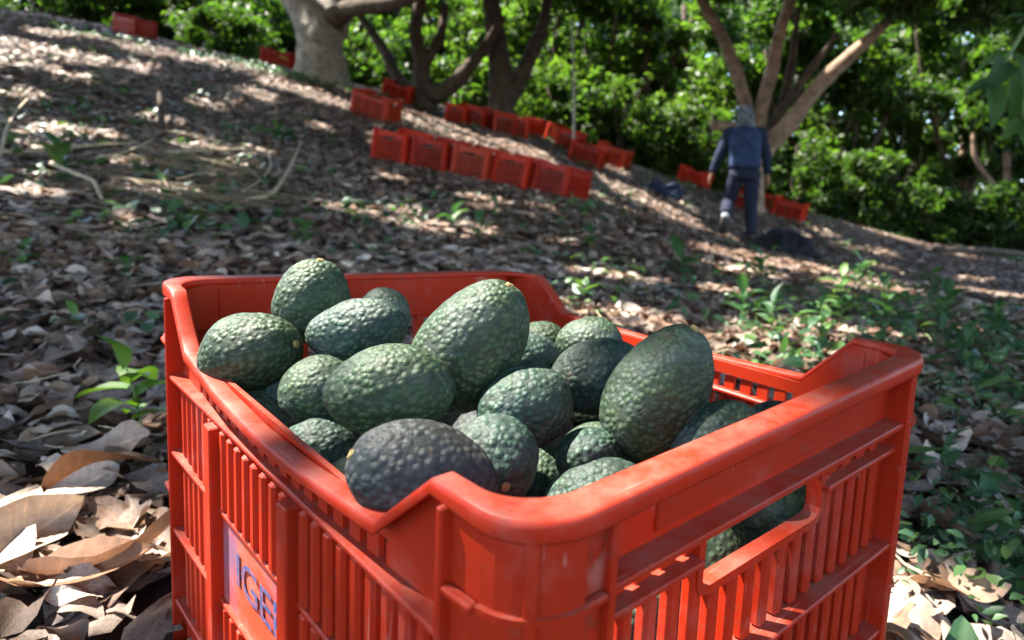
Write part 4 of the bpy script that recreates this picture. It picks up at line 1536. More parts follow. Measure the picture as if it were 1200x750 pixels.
for wi_, el_, s in ((9, 8, -1), (12, 11, 1)):
    w_ = Vector(nodes[wi_][0]); e_ = Vector(nodes[el_][0])
    dr = (w_ - e_).normalized()
    fw = Vector((0, 1, 0)); fw = (fw - dr * fw.dot(dr)).normalized()
    palm = len(nodes)
    nodes.append((tuple(w_ + dr * 0.055 + fw * 0.006), (0.030, 0.018))); edges.append((wi_, palm))
    kn = len(nodes)
    nodes.append((tuple(w_ + dr * 0.088 + fw * 0.008), (0.034, 0.015))); edges.append((palm, kn))
    side = dr.cross(fw)
    for q, ln in zip((-0.030, -0.010, 0.010, 0.029), (0.060, 0.072, 0.068, 0.052)):
        i0 = len(nodes)
        b0 = w_ + dr * 0.092 + fw * q
        nodes.append((tuple(b0 + dr * 0.016), 0.0095)); nodes.append((tuple(b0 + dr * ln * 0.6 + side * (-s) * 0.010), 0.0085)); nodes.append((tuple(b0 + dr * ln + side * (-s) * 0.028), 0.007))
        edges += [(kn, i0), (i0, i0 + 1), (i0 + 1, i0 + 2)]
    i0 = len(nodes)
    nodes.append((tuple(w_ + dr * 0.045 + fw * 0.040), 0.012)); nodes.append((tuple(w_ + dr * 0.085 + fw * 0.058 + side * (-s) * 0.008), 0.009))
    edges += [(palm, i0), (i0, i0 + 1)]
skinned('body', nodes, edges, M_SKIN, person, 2)
# clothing
def loft(name, rings, mat, seg=20, sub=1):
    """rings: (x, y, z, half width, half depth), from bottom to top"""
    vs, fs = [], []
    for (x, y, z, rx, ry) in rings:
        for k in range(seg):
            a = 2 * math.pi * k / seg
            c, sn = math.cos(a), math.sin(a)
            e = 0.8
            vs.append((x + rx * math.copysign(abs(c) ** e, c), y + ry * math.copysign(abs(sn) ** e, sn), z + 0.006 * math.sin(3 * a + 9 * z)))
    for i in range(len(rings) - 1):
        for k in range(seg):
            fs.append((i * seg + k, i * seg + (k + 1) % seg, (i + 1) * seg + (k + 1) % seg, (i + 1) * seg + k))
    n = len(rings)
    fs += [tuple(range(seg))[::-1], tuple(range((n - 1) * seg, n * seg))]
    me = bpy.data.meshes.new(name); me.from_pydata(vs, [], fs)
    o = link(name, me, mat, person, smooth=True)
    if sub:
        ss = o.modifiers.new('smooth', 'SUBSURF'); ss.levels = sub; ss.render_levels = sub
    return o


def cloth_tube(name, pts, rad, mat, n=4):
    sp_ = spline(pts, n)
    rr = np.interp(np.linspace(0, len(pts) - 1, len(sp_)), range(len(pts)), rad)
    rr = [q * (1 + 0.05 * math.sin(i * 2.1)) for i, q in enumerate(rr)]
    vs, fs = tube(sp_, rr, 14)
    m_ = len(sp_)
    me = bpy.data.meshes.new(name); me.from_pydata(vs, [], fs + [tuple(range(14))[::-1], tuple(range((m_ - 1) * 14, m_ * 14))])
    return link(name, me, mat, person, smooth=True)


loft('jacket', [(0, 0, 0.945, 0.203, 0.149), (0, 0.005, 1.00, 0.214, 0.160), (0, .012, 1.08, 0.209, 0.154), (0, .03, 1.20, 0.214, 0.154), (0, .045, 1.32, 0.233, 0.160), (0, .05, 1.40, 0.244, 0.149), (0, .055, 1.455, 0.219, 0.127), (.005, .06, 1.49, 0.144, 0.099), (.01, .065, 1.525, 0.083, 0.083)], M_HOOD)
loft('waistband', [(0, 0, 0.905, .188, .130), (0, 0, 0.93, .192, .136), (0, 0, 0.955, .188, .133)], M_SLEEVE)
for a, b, c_ in (('shl', 'ell', 'wrl'), ('shr', 'elr', 'wrr')):
    A_v, B_v, C_v = Vector(J[a]), Vector(J[b]), Vector(J[c_])
    s_ = -1 if a == 'shl' else 1
    cloth_tube('sleeve', [tuple(A_v + Vector((-s_ * .06, 0, .0))), tuple(A_v + Vector((s_ * .012, 0, -.02))), tuple(A_v.lerp(B_v, .5)), tuple(B_v), tuple(B_v.lerp(C_v, .55)), tuple(C_v)], [.062, .080, .074, .066, .060, .047], M_SLEEVE)
loft('trouser_seat', [(0, 0, 0.80, .165, .125), (0, 0, 0.86, .185, .132), (0, 0, 0.93, .180, .128), (0, 0, 0.97, .165, .12)], M_TROUS)
for h_, k_, a_ in (('hl', 'kl', 'al'), ('hr', 'kr', 'ar')):
    A_v, B_v, C_v = Vector(J[h_]), Vector(J[k_]), Vector(J[a_])
    end = B_v.lerp(C_v, 0.70 if h_ == 'hl' else 0.93)
    cloth_tube('trouser_leg', [tuple(A_v), tuple(A_v.lerp(B_v, .45)), tuple(B_v), tuple(B_v.lerp(end, .6)), tuple(end)], [.108, .104, .088, .082, .076], M_TROUS)
kl, al, tl = Vector(J['kl']), Vector(J['al']), Vector(J['tl'])
skinned('sock', [(tuple(kl.lerp(al, .66)), 0.064), (tuple(kl.lerp(al, .92)), 0.056)], [(0, 1)], M_SOCK, person, 2)
skinned('boot', [(tuple(kl.lerp(al, .86)), 0.058), (tuple(al), 0.062), (tuple(al + Vector((-.005, .0, -.05))), 0.064), (tuple(al.lerp(tl, .6)), (0.056, 0.046)), (tuple(tl), (0.048, 0.034))], [(0, 1), (1, 2), (2, 3), (3, 4)], M_BOOT, person, 2)
ar, tr_ = Vector(J['ar']), Vector(J['tr'])
skinned('boot', [(tuple(ar + Vector((0, 0, .12))), 0.060), (tuple(ar), 0.062), (tuple(ar + Vector((0, -.03, -.045))), 0.050), (tuple(ar.lerp(tr_, .6)), (0.054, 0.044)), (tuple(tr_ + Vector((0, .02, 0))), (0.048, 0.032))], [(0, 1), (1, 2), (1, 3), (3, 4)], M_BOOT, person, 2)
# cloth cap with a neck flap
loft('cap', [(.012, .045, 1.475, .150, .085), (.012, .045, 1.52, .118, .085), (.014, .06, 1.57, .106, .100), (.015, .075, 1.63, .112, .122), (.015, .08, 1.69, .108, .126), (.015, .08, 1.745, .088, .102), (.015, .08, 1.785, .040, .050)], M_CAP)
skinned('cap_brim', [((0.015, 0.16, 1.67), (0.085, 0.012)), ((0.015, 0.235, 1.65), (0.065, 0.010))], [(0, 1)], M_CAP, person, 1)
# face, turned away from us
for s in (-1, 1):
    bm = bmesh.new(); bmesh.ops.create_uvsphere(bm, u_segments=8, v_segments=6, radius=0.012)
    e = link('eye', bm_mesh('eye', bm), M_BAG, person, smooth=True); e.location = (0.015 + s * 0.032, 0.172, 1.625)
    bm = bmesh.new(); bmesh.ops.create_uvsphere(bm, u_segments=8, v_segments=6, radius=0.03)
    for v in bm.verts: v.co.x *= 0.35; v.co.y *= 0.7
    e = link('ear', bm_mesh('ear', bm), M_SKIN, person, smooth=True); e.location = (0.015 + s * 0.088, 0.095, 1.60)
bm = bmesh.new(); bmesh.ops.create_cone(bm, cap_ends=True, segments=8, radius1=0.018, radius2=0.008, depth=0.05)
e = link('nose', bm_mesh('nose', bm), M_SKIN, person, smooth=True); e.location = (0.015, 0.185, 1.60)
bm = bmesh.new(); bmesh.ops.create_cube(bm, size=1)
for v in bm.verts: v.co = Vector((v.co.x * 0.05, v.co.y * 0.01, v.co.z * 0.012))
e = link('mouth', bm_mesh('mouth', bm), M_SKIN, person); e.location = (0.015, 0.168, 1.555)

# ------------------------------------------------------------------ gaps cut in the crowns to put sun on chosen spots
gr = random.Random(31)
LIT = []                                   # points in space (x, y, z, radius) chosen to stand in sun


def lit_px(px, py, r, up=0.0):
    p = hit(px, py); LIT.append((p.x, p.y, p.z + up, r))


def lit_crate(x, y, z, r):
    p = crate_pt(x, y, z); LIT.append((p[0], p[1], p[2], r))


# on and round the crate
lit_px(158, 528, -0.005, 0.10)
for (x, y, z, r) in [(0.05, 0.36, 0.0, .02), (0.03, 0.31, -0.04, .03), (0.06, 0.21, 0.0, .02), (0.12, 0.27, 0.03, .02), (0.0, 0.37, -0.16, .035), (0.0, 0.29, -0.20, .035), (0.09, 0.40, 0.03, 0.0),
                     (0.03, 0.0, 0.0, .02), (0.10, 0.0, 0.0, 0.02), (0.17, 0.0, 0.0, .0), (0.36, 0.30, -0.03, .02), (0.27, 0.26, 0.0, .0), (0.36, 0.16, -.04, .01)]:
    lit_crate(x, y, z, r)
for (px, py, r) in [(35, 665, .035), (100, 640, .01), (90, 705, .05), (20, 725, .06), (150, 690, .02), (140, 600, -.04), (1112, 738, .02), (1100, 695, -.03),
                    (740, 335, .10), (725, 380, .10), (775, 395, .06), (900, 430, .14), (975, 395, .10), (930, 400, .12), (1060, 405, .08),
                    (470, 127, .25), (488, 136, .28), (505, 146, .32), (518, 152, .40), (532, 158, .40), (548, 163, .32), (568, 169, .30), (590, 173, .22), (612, 178, .30), (638, 194, .25), (660, 203, .2),
                    (20, 55, .25), (10, 62, .2), (60, 42, .2), (100, 45, .2), (170, 58, .25), (190, 65, .35), (230, 72, .35), (270, 78, .35), (300, 84, .3), (345, 105, .3), (385, 120, .25),
                    (65, 160, .12), (115, 162, .12), (90, 70, .3),
                    (900, 312, .3), (930, 315, .3), (960, 322, .25), (1000, 330, .25), (880, 325, .15), (1030, 345, .2), (850, 300, .15),
                    (1160, 350, .25), (1190, 352, .2), (1120, 300, .3), (1060, 283, .4), (1030, 272, .3), (770, 240, .2), (745, 236, .15), (800, 262, .2), (735, 250, .15), (690, 228, .15)]:
    lit_px(px, py, r)
p = person.location
LIT += [(p.x - 0.38, p.y, p.z + 1.05, 0.16), (p.x - 0.28, p.y, p.z + 0.35, 0.12)]
for _ in range(290):
    px, py = gr.uniform(0, 1200), gr.uniform(30, 470)
    q = hit(px, py)
    if q.y > 12.5 or gr.random() > (q.y / 5.0) ** 1.2 or (px < 640 and py > 280): continue
    LIT.append((q.x, q.y, q.z, gr.uniform(0.0, 0.05) * (1 + 0.22 * q.y)))
for (px, py, d, h_) in [(660, 172, 12.6, 1.1), (725, 195, 12.4, 1.3), (770, 215, 12.8, 1.4), (800, 222, 12.6, 1.0), (822, 232, 12.6, 1.3), (545, 140, 12.8, .9), (1040, 281, 12.7, 1.3), (990, 266, 12.7, 1.1), (430, 110, 12.6, 1.0), (935, 256, 12.7, 1.3)]:
    p = place(px, py, d)
    LIT.append((p[0], p[1], gz(p[0], p[1]) + h_, 0.5))
LIT = np.array(LIT)
S = np.array(SUN)


def open_gaps(P, m=0.085):
    """which of these leaf positions leave the gaps open"""
    ok = np.ones(len(P), bool)
    for (x, y, z, r) in LIT:
        d = P - np.array((x, y, z))
        k = d @ S
        q = d - k[:, None] * S
        ok &= ~((np.einsum('ij,ij->i', q, q) < (r + m) ** 2) & (k > (0.6 if r < 0.5 else 0.9)))
    return ok


# ------------------------------------------------------------------ foliage
def quadleaf(width, droop, fold):
    """a folded leaf of two triangles' worth of halves, length 1 along x"""
    v = np.array([(-0.5, 0, 0), (0.0, width / 2, fold), (0.5, 0, -droop), (0.0, -width / 2, fold)])
    return v, np.array([(0, 3, 2, 1)])


QL = [quadleaf(w_, d_, f_) for w_, d_, f_ in ((0.36, 0.10, 0.05), (0.42, 0.02, 0.08), (0.32, 0.2, 0.03), (0.5, 0.1, 0.1))]


def foliage(name, pts, size, mat, parent=None, hang=0.35, tint=None):
    ok = open_gaps(pts + (np.array(parent.location) if parent else 0))
    pts = pts[ok]
    if tint is not None and np.ndim(tint): tint = tint[ok]
    n = len(pts)
    a = rng.uniform(0, 6.28, n)
    nr = np.stack([rng.normal(0, 0.75, n), rng.normal(0, 0.75, n), np.ones(n)], 1)
    R3 = rotmats(nr, a, rng.normal(-hang, 0.35, n), rng.normal(0, 0.3, n))
    s = size * rng.uniform(0.65, 1.3, n)
    t = rng.random(n) if tint is None else np.clip(tint + rng.normal(0, 0.22, n), 0, 1)
    return link(name, bake(name, QL, rng.integers(0, len(QL), n), pts, R3, s, t), mat, parent)


def clump_pts(centres, radii, per):
    """leaves on the shells of many small twig clumps"""
    P = []
    for c, r, k in zip(centres, radii, per):
        d = rng.normal(size=(k, 3)); d /= np.linalg.norm(d, axis=1, keepdims=True)
        q = r * rng.random((k, 1)) ** 0.45
        P.append(np.array(c) + d * q * np.array((1, 1, 0.72)))
    return np.concatenate(P)


def limb(name, pts, r0, r1, mat, parent, **kw):
    return bar(name, pts, r0, r1, mat, parent, **kw)


def tree(name, px, py, d, stems, mat, crown, label, group=None, leafmat=None, leaf=0.17, nl=5200, tint=0.45, mats=None):
    """stems: lists of (px, py, extra depth, radius) measured at depth d, the first point at the root"""
    b = Vector(place(px, py, d)); b.z = gz(b.x, b.y) - 0.05
    root = empty(name, loc=b)
    for k, st in enumerate(stems):
        P = []
        for (qx, qy, dd, r) in st:
            w_ = Vector(place(qx, qy, d + dd))
            P.append((w_ - b, r))
        if k == 0: P[0] = (Vector((P[0][0].x, P[0][0].y, min(P[0][0].z, 0.0))), P[0][1])
        path = [tuple(p[0]) for p in P]
        sp = spline(path, 4)
        rad = np.interp(np.linspace(0, len(P) - 1, len(sp)), range(len(P)), [p[1] for p in P])
        vs, fs = tube(sp, list(rad), 10, 0.10, random.Random(int(px) + k))
        me = bpy.data.meshes.new('trunk')
        me.from_pydata(vs, [], fs + [tuple(range(10))[::-1], tuple(range(len(vs) - 10, len(vs)))])
        link('trunk' if k == 0 else 'limb', me, (mats or {}).get(k, mat), root, smooth=True)
    if crown:
        cs, rs, per = [], [], []
        for (x, y, z, R, k) in crown:
            for _ in range(k):
                dv = np.array([random.gauss(0, 1) for _ in range(3)]); dv /= np.linalg.norm(dv)
                cs.append(np.array((x, y, z)) + dv * R * np.array((1, 1, .7)) * random.random() ** 0.5)
                rs.append(random.uniform(0.22, 0.5))
                per.append(0)
        tot = len(cs)
        per = [max(8, int(nl / tot * random.uniform(0.5, 1.5))) for _ in cs]
        foliage('crown', clump_pts(cs, rs, per), leaf, leafmat or M_FAR_LEAF, root, tint=tint)
    tag(root, label, 'tree', group)
    return root


TG = 'trees along the top of the slope'
# thick pale trunk at the upper left, forked
T1 = tree('avocado_tree', 376, 95, 10.0,
          [[(378, 112, 0, 0.45), (376, 92, 0, 0.39), (377, 62, 0, 0.325), (372, 32, 0, 0.30), (352, 0, .1, 0.25), (332, -40, .2, 0.24), (300, -90, 0, 0.2)],
           [(382, 36, 0, 0.17), (400, 14, -.2, 0.14), (428, 7, -.6, 0.11), (470, 1, -1.0, 0.09), (520, -25, -1.4, 0.09)],
           [(385, 40, .1, 0.25), (392, 5, .3, 0.25), (400, -50, .5, 0.2)]],
          M_BARK, [(-1.5, -.5, 5.0, 2.0, 26), (1.6, -.4, 4.8, 1.8, 26), (0, 1, 5.8, 2.2, 26), (-2.0, -.6, 1.9, .6, 7), (1.5, -.6, 1.8, .55, 7), (-3.6, -.4, 1.7, .7, 8)], 'tree with a thick pale forked trunk at the top of the slope', TG, M_LEAF, 0.18, 9000, 0.4, {1: M_BARK_D})
T2 = tree('avocado_tree', 503, 118, 11.0,
          [[(500, 124, 0, 0.197), (496, 105, 0, 0.156), (493, 70, 0, 0.123), (487, 35, 0, 0.107), (495, -10, 0, 0.082)],
           [(498, 112, .1, 0.123), (470, 98, .2, 0.107), (455, 68, .3, 0.090), (436, 38, .4, 0.074), (415, 10, .4, 0.049)],
           [(503, 112, -.1, 0.139), (528, 102, -.1, 0.131), (548, 80, -.1, 0.107), (563, 62, 0, 0.090), (590, 20, 0, 0.066)],
           [(496, 78, 0, 0.082), (515, 45, .1, 0.074), (522, 5, .2, 0.057)]],
          M_BARK_D, [(-.8, 0, 2.4, 1.0, 14), (0.6, .2, 2.7, 1.0, 14), (0, 0, 3.4, 1.4, 20)], 'tree with several dark slanting stems left of the far row of crates', TG, M_LEAF, 0.17, 6500, 0.5)
T3 = tree('avocado_tree', 588, 137, 11.3,
          [[(590, 146, 0, 0.271), (588, 128, 0, 0.221), (588, 95, 0, 0.205), (584, 60, 0, 0.180), (578, 20, 0, 0.148), (570, -30, 0, 0.115)],
           [(594, 118, .1, 0.164), (610, 90, .1, 0.148), (622, 65, .2, 0.123), (636, 30, .2, 0.098), (645, -20, .2, 0.074)]],
          M_BARK_D, [(.6, 0, 2.8, 1.2, 18), (-.3, .3, 3.2, 1.4, 18), (1.4, .2, 3.2, 1.2, 16), (-.5, -.8, 2.4, .7, 10), (.9, -.8, 2.3, .7, 10)], 'dark double trunked tree behind the far row of crates', TG, M_LEAF, 0.17, 7500, 0.35)
T4 = tree('avocado_tree', 884, 250, 10.6,
          [[(884, 256, 0, 0.20), (884, 225, 0, 0.145), (888, 195, 0, 0.145), (899, 172, 0, 0.16), (925, 145, -.1, 0.135), (960, 100, -.2, 0.115), (1000, 62, -.3, 0.095), (1048, 18, -.4, 0.075), (1090, -25, -.5, .06)],
           [(889, 195, 0, 0.15), (882, 165, .1, 0.125), (872, 115, .2, 0.11), (852, 55, .3, 0.10), (832, 18, .4, 0.095), (815, -15, .4, 0.08)],
           [(891, 186, .1, 0.14), (890, 140, .2, 0.13), (903, 90, .3, 0.11), (912, 45, .3, 0.10), (930, -10, .3, 0.085)],
           [(899, 178, .3, 0.12), (908, 150, .4, 0.10), (922, 105, .5, 0.085), (930, 60, .5, 0.06), (935, 10, .5, .04)],
           [(902, 170, .2, 0.09), (914, 136, .2, 0.08), (940, 95, .2, 0.065), (968, 58, .2, 0.05), (980, 40, .2, 0.04)],
           [(893, 185, -.1, 0.11), (880, 158, -.2, 0.09), (862, 150, -.2, 0.085), (834, 147, -.3, 0.075)]],
          M_BARK_W, [(1.4, 0, 4.4, 1.5, 20), (-1.0, .4, 4.5, 1.5, 20), (0.2, .6, 4.9, 1.6, 20), (2.6, 0, 3.6, 1.0, 12), (1.7, -.8, 3.2, .7, 9), (-1.0, -.6, 3.3, .7, 9), (3.3, -.6, 3.0, .8, 10)], 'tree with five pale spreading stems behind the person', TG, M_LEAF, 0.17, 8000, 0.45, {3: M_BARK_D, 4: M_BARK_D})

BG = 'background trees beyond the slope'
kinds = ['bushy tree with a dark green crown', 'slender tree with light green leaves', 'leafy tree with a bright yellow green crown']
bgl = [  # px, py of the root, depth, stem top offset px, crown rows: height in m, spread, label, tint
    (40, 30, 14, 'bushy dark tree at the far upper left corner', 0.35, M_BARK_D),
    (120, 42, 15, 'leafy tree behind the top left crate', 0.5, M_BARK_D),
    (215, 60, 14, 'green tree above the sunlit ridge left of the thick trunk', 0.5, M_BARK_D),
    (290, 82, 16, 'light green tree just left of the thick pale trunk', 0.75, M_BARK),
    (445, 120, 15, 'leafy tree between the thick trunk and the slanting stems', 0.6, M_BARK_D),
    (540, 145, 16, 'yellow green tree behind the slanting stems', 0.8, M_BARK_D),
    (640, 170, 14, 'tree with bright leaves behind the slim pole', 0.8, M_BARK_D),
    (700, 195, 16, 'dark leafy tree right of the slim pole', 0.35, M_BARK_D),
    (755, 212, 13.5, 'sunny bush tree behind the dark blue sack', 0.95, M_BARK_D),
    (815, 235, 15, 'bright green tree left of the person', 0.85, M_BARK_D),
    (945, 258, 14, 'leafy tree right of the person with thin stems', 0.6, M_BARK_D),
    (1000, 270, 13.5, 'slender tree with a thin dark trunk above the fallen branch', 0.65, M_BARK_D),
    (1065, 285, 15, 'yellow green tree beyond the fallen branch', 0.8, M_BARK_D),
    (1130, 298, 14, 'tree with brown forked stems at the right', 0.5, M_BARK_W),
    (1180, 306, 13, 'tree with a warm brown trunk at the right edge', 0.45, M_BARK_W),
    (1260, 315, 14, 'dense tree just past the right edge of the picture', 0.4, M_BARK_D),
    (-60, 20, 14, 'dense tree just past the left edge of the picture', 0.4, M_BARK_D)]
for k, (px, py, d, lab, tn, mt) in enumerate(bgl):
    r = random.Random(50 + k)
    sx = r.uniform(-14, 14)
    st = [[(px, py + 8, 0, 0.12), (px + sx * .3, py - 60, 0, 0.095), (px + sx, py - 130, 0, 0.075), (px + sx * 1.8, py - 230, 0, 0.05)],
          [(px + sx * .3, py - 55, 0, 0.07), (px + sx * .3 + r.uniform(18, 40), py - 115, .1, 0.055), (px + r.uniform(30, 70), py - 190, .2, 0.035)],
          [(px + sx * .4, py - 72, 0, 0.06), (px + sx * .3 - r.uniform(18, 40), py - 125, -.1, 0.05), (px - r.uniform(30, 70), py - 200, -.2, 0.03)]]
    cr_ = []
    top_h = (CAM_Z + 0.40 * d - gz(*place(px, py, d)[:2]))
    for q in range(6):
        zc = 0.45 + q * (top_h - 0.6) / 5
        cr_.append((r.uniform(-.9, .9), r.uniform(-.6, .8), zc, r.uniform(0.8, 1.3), 11))
    tree('background_tree', px, py, d, st, mt, cr_, lab, BG, M_FAR_LEAF, 0.215, 7200, tn)
# slender trees in front of the thicket on the right
for k, (px, py, d, st, mt, lab) in enumerate([
        (978, 262, 13.4, [[(978, 266, 0, 0.062), (976, 235, 0, 0.046), (974, 212, 0, 0.043), (985, 178, 0, 0.034), (998, 130, 0, 0.025)], [(974, 212, 0, 0.031), (962, 185, 0, 0.025), (955, 150, 0, 0.019)], [(976, 225, 0, 0.031), (1000, 212, 0, 0.025), (1020, 190, 0, 0.019)]], M_BARK_D, 'slender dark stemmed tree just right of the person'),
        (1001, 268, 13.4, [[(1001, 272, 0, 0.031), (1000, 230, 0, 0.025), (999, 190, 0, 0.022), (1004, 140, 0, 0.015)]], M_BARK_D, 'thin straight dark sapling right of the slender dark stemmed tree'),
        (1138, 297, 13.4, [[(1140, 302, 0, 0.068), (1128, 255, 0, 0.050), (1112, 200, 0, 0.043), (1092, 140, 0, 0.037), (1080, 90, 0, 0.028), (1072, 30, 0, 0.019)], [(1122, 235, 0, 0.031), (1146, 200, 0, 0.028), (1152, 150, 0, 0.022)], [(1112, 200, 0, 0.028), (1100, 205, 0, 0.022), (1085, 190, 0, 0.015)]], M_BARK_D, 'slender dark tree leaning left on the right side'),
        (1180, 302, 13.4, [[(1181, 306, 0, 0.068), (1178, 270, 0, 0.053), (1181, 230, 0, 0.050), (1188, 180, 0, 0.040), (1205, 120, 0, 0.031)], [(1179, 250, 0, 0.031), (1165, 205, 0, 0.025), (1160, 150, 0, 0.019)]], M_BARK_W, 'brown forked tree at the very right edge'),
        (1062, 284, 13.4, [[(1062, 288, 0, 0.037), (1060, 250, 0, 0.031), (1052, 205, 0, 0.025), (1060, 150, 0, 0.019)], [(1058, 240, 0, 0.022), (1075, 205, 0, 0.019), (1080, 170, 0, 0.012)]], M_BARK_D, 'thin dark tree above the fallen branch')]):
    tree('slender_tree', px, py, d, st, mt, [(0.1, 0.2, 3.0, 0.9, 10)], lab, 'slender trees on the right', M_FAR_LEAF, 0.16, 900, 0.4)
# shrubs along the edge of the slope
for k, (px, py, d, hgt, lab, tn) in enumerate([
        (55, 24, 12.6, 1.3, 'low dark shrub at the top left edge of the slope', 0.30), (255, 66, 12.4, 0.9, 'low green shrub on the ridge left of the thick trunk', 0.45),
        (430, 110, 12.6, 1.2, 'shrub right behind the thick pale trunk', 0.45), (545, 140, 12.8, 1.1, 'shrub between the two dark trunks', 0.52),
        (660, 172, 12.6, 1.3, 'yellow green shrub beside the slim pale pole', 0.68), (725, 195, 12.4, 1.5, 'bright shrub right of the far row of crates', 0.71),
        (770, 215, 12.8, 1.7, 'sunlit shrub above the dark blue sack', 0.75), (822, 232, 12.6, 1.6, 'sunlit shrub left of the person', 0.68),
        (935, 256, 12.7, 1.5, 'shrub right of the trunk behind the person', 0.49), (990, 266, 12.7, 1.3, 'green shrub above the fallen branch', 0.45),
        (1040, 281, 12.7, 1.5, 'shrub with light leaves right of the fallen branch', 0.56), (1095, 292, 12.7, 1.1, 'shrub in front of the brown forked stems', 0.41),
        (1150, 300, 12.7, 1.3, 'dark shrub near the right edge of the picture', 0.34), (1205, 305, 12.4, 1.6, 'dark shrub at the right edge of the picture', 0.30)]):
    r = random.Random(400 + k)
    b = Vector(place(px, py, d)); b.z = gz(b.x, b.y) - 0.03
    root = empty('shrub', loc=b)
    for q in range(4):
        a_ = r.uniform(0, 6.28)
        bar('stem', [(0, 0, 0), (math.cos(a_) * .15, math.sin(a_) * .15, hgt * .45), (math.cos(a_) * .4, math.sin(a_) * .4, hgt * .9)], 0.025, 0.01, M_BARK_D, root, 3, 6)
    cs = [(r.uniform(-.75, .75), r.uniform(-.4, .4), hgt * r.uniform(0.12, 0.95)) for _ in range(26)]
    foliage('crown', clump_pts(cs, [r.uniform(.18, .36) for _ in cs], [r.randrange(40, 110) for _ in cs]), 0.16, M_FAR_LEAF, root, tint=tn)
    tag(root, lab, 'shrub', 'shrubs along the edge of the slope')
# the wood behind them
n = 125000
a = rng.random(n)
X = rng.uniform(-30, 24, n)
Y = rng.uniform(16.5, 27, n)
G_ = ground(X, Y)
Z = G_ + rng.random(n) ** 1.25 * (CAM_Z + 0.42 * Y - G_) - 0.3
keep = (np.sin(X * 1.1 + Y) + np.sin(Z * 1.7 + X * .6) + np.sin(Y * 1.9 - Z) + rng.normal(0, 0.7, n)) > -1.3
o = foliage('woodland', np.stack([X, Y, Z], 1)[keep], 0.42, M_FAR_LEAF, None, tint=(0.45 + 0.3 * np.sin(X * .7 + Z * .5))[keep])
tag(o, 'mass of leaves of the wood farther down the hill', kind='stuff')

# overhanging spray of large leaves, upper right
M_BRANCH_LEAF = leaf_mat('branch_leaf', [(0.0, (0.022, 0.055, 0.018)), (1.0, (0.045, 0.095, 0.022))], 'random', 0.35, (2.0, 2.3, 0.7), 0.6, 0.25, 0.25, 30)
hb = Vector(place(1245, -40, 2.3))
br = empty('leafy_branch', loc=hb)
big = []
for k in range(3):
    vv, ff = leaf_shape(8, 4, pr.uniform(0.34, 0.42), -0.35, 0.3, 0.02, pr)
    vv[:, 0] += 0.5
    me = mesh_np('leaf', vv, [ff], smooth=True)
    me.materials.append(M_BRANCH_LEAF)
    big.append(me)
tw = [(1245, -40, 2.3), (1215, 10, 2.2), (1185, 60, 2.15), (1165, 95, 2.1)]
bar('twig', [tuple(Vector(place(*q)) - hb) for q in tw], 0.010, 0.004, M_STEM, br, 4, 7)
tw2 = [(1215, 10, 2.2), (1205, 80, 2.2), (1198, 140, 2.2)]
bar('twig', [tuple(Vector(place(*q)) - hb) for q in tw2], 0.006, 0.003, M_STEM, br, 4, 7)
hr = random.Random(77)
for (qx, qy, dd, ex, ey) in [(1185, 60, 2.15, 1140, 85), (1180, 62, 2.15, 1150, 115), (1165, 95, 2.1, 1130, 110), (1165, 95, 2.1, 1160, 150), (1190, 60, 2.12, 1200, 105), (1200, 80, 2.2, 1180, 150), (1198, 140, 2.2, 1170, 165), (1198, 140, 2.2, 1205, 185), (1205, 20, 2.2, 1170, 25), (1205, 30, 2.25, 1235, 70), (1225, 0, 2.2, 1190, -15)]:
    p = Vector(place(qx, qy, dd)) - hb
    e = Vector(place(ex, ey, dd + hr.uniform(-.12, .12))) - hb
    x = (e - p); L = x.length * 0.95; x.normalize()
    z = Vector((hr.uniform(-.4, .4), -0.9, 0.8)); z = (z - x * z.dot(x)).normalized(); y = z.cross(x)
    lf = link('leaf', big[hr.randrange(3)], None, br)
    m = (Matrix(((x.x, y.x, z.x), (x.y, y.y, z.y), (x.z, y.z, z.z))) @ Matrix.Scale(L, 3)).to_4x4(); m.translation = p
    lf.matrix_local = m
tag(br, 'leafy branch with big drooping leaves hanging in at the upper right', 'branch')

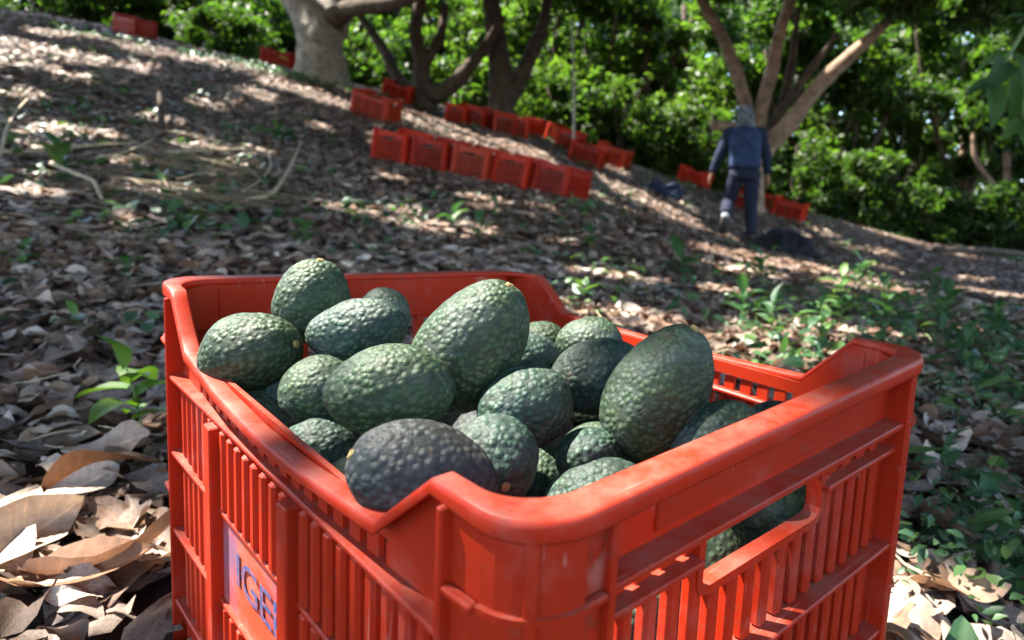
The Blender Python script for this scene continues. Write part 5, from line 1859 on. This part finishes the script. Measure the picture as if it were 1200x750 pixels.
# ------------------------------------------------------------------ unseen trees added overhead, crowns shaped to dapple the slope
canopy_trunks = [(-8.5, 3.0), (-4.5, -2.2), (2.6, -3.2), (6.2, 3.6), (-12.0, 7.5)]
nC = 330000
cx_ = rng.uniform(-15.5, 7.0, nC)
cy_ = rng.uniform(-4.5, 12.5, nC)
hh = 4.4 + 2.4 * rng.random(nC) + 0.5 * np.sin(cx_ * .9) * np.sin(cy_ * .8)
gcan = ground(cx_, cy_)
cz_ = gcan + hh
cpos = np.stack([cx_, cy_, cz_], 1)
# keep the crowns out of the view and the gaps open
keepc = np.ones(nC, bool)
keepc &= open_gaps(cpos)
pj = project(cpos)
inview = (pj[:, 2] > 0.3) & (pj[:, 0] > -60) & (pj[:, 0] < 1260) & (pj[:, 1] > -40) & (pj[:, 1] < 760) & (pj[:, 2] < 9.0)
keepc &= ~inview
cpos = cpos[keepc]
near_t = np.argmin(((cpos[:, None, :2] - np.array(canopy_trunks)[None]) ** 2).sum(-1), 1)
labs = ['unseen tree added for shade on the left', 'unseen tree added for shade behind the camera on the left', 'unseen tree added for shade behind the camera on the right', 'unseen tree added for shade on the right', 'unseen tree added for shade far out on the upper left']
for k, (tx, ty) in enumerate(canopy_trunks):
    g0 = gz(tx, ty)
    root = empty('avocado_tree', loc=(tx, ty, g0))  # out of frame, added for the shade its crown casts
    bar('trunk', [(0, 0, -.1), (0.1, 0.05, 1.2), (0.05, 0.1, 2.6), (0.2, 0, 4.6)], 0.26, 0.12, M_BARK, root, 4, 10, 0.08, 0.12, k)
    for q in range(5):
        a = q * 1.26 + k
        bar('limb', [(0.08, 0.08, 2.0 + .3 * q), (math.cos(a) * 1.2, math.sin(a) * 1.2, 3.6 + .2 * q), (math.cos(a) * 2.6, math.sin(a) * 2.6, 4.9)], 0.10, 0.04, M_BARK, root, 4, 7, 0.08, 0, q)
    m = near_t == k
    cr_o = foliage('crown', cpos[m] - np.array((tx, ty, g0)), 0.23, M_LEAF, root, hang=0.2)
    tag(root, labs[k], 'tree', 'unseen trees added for shade overhead')
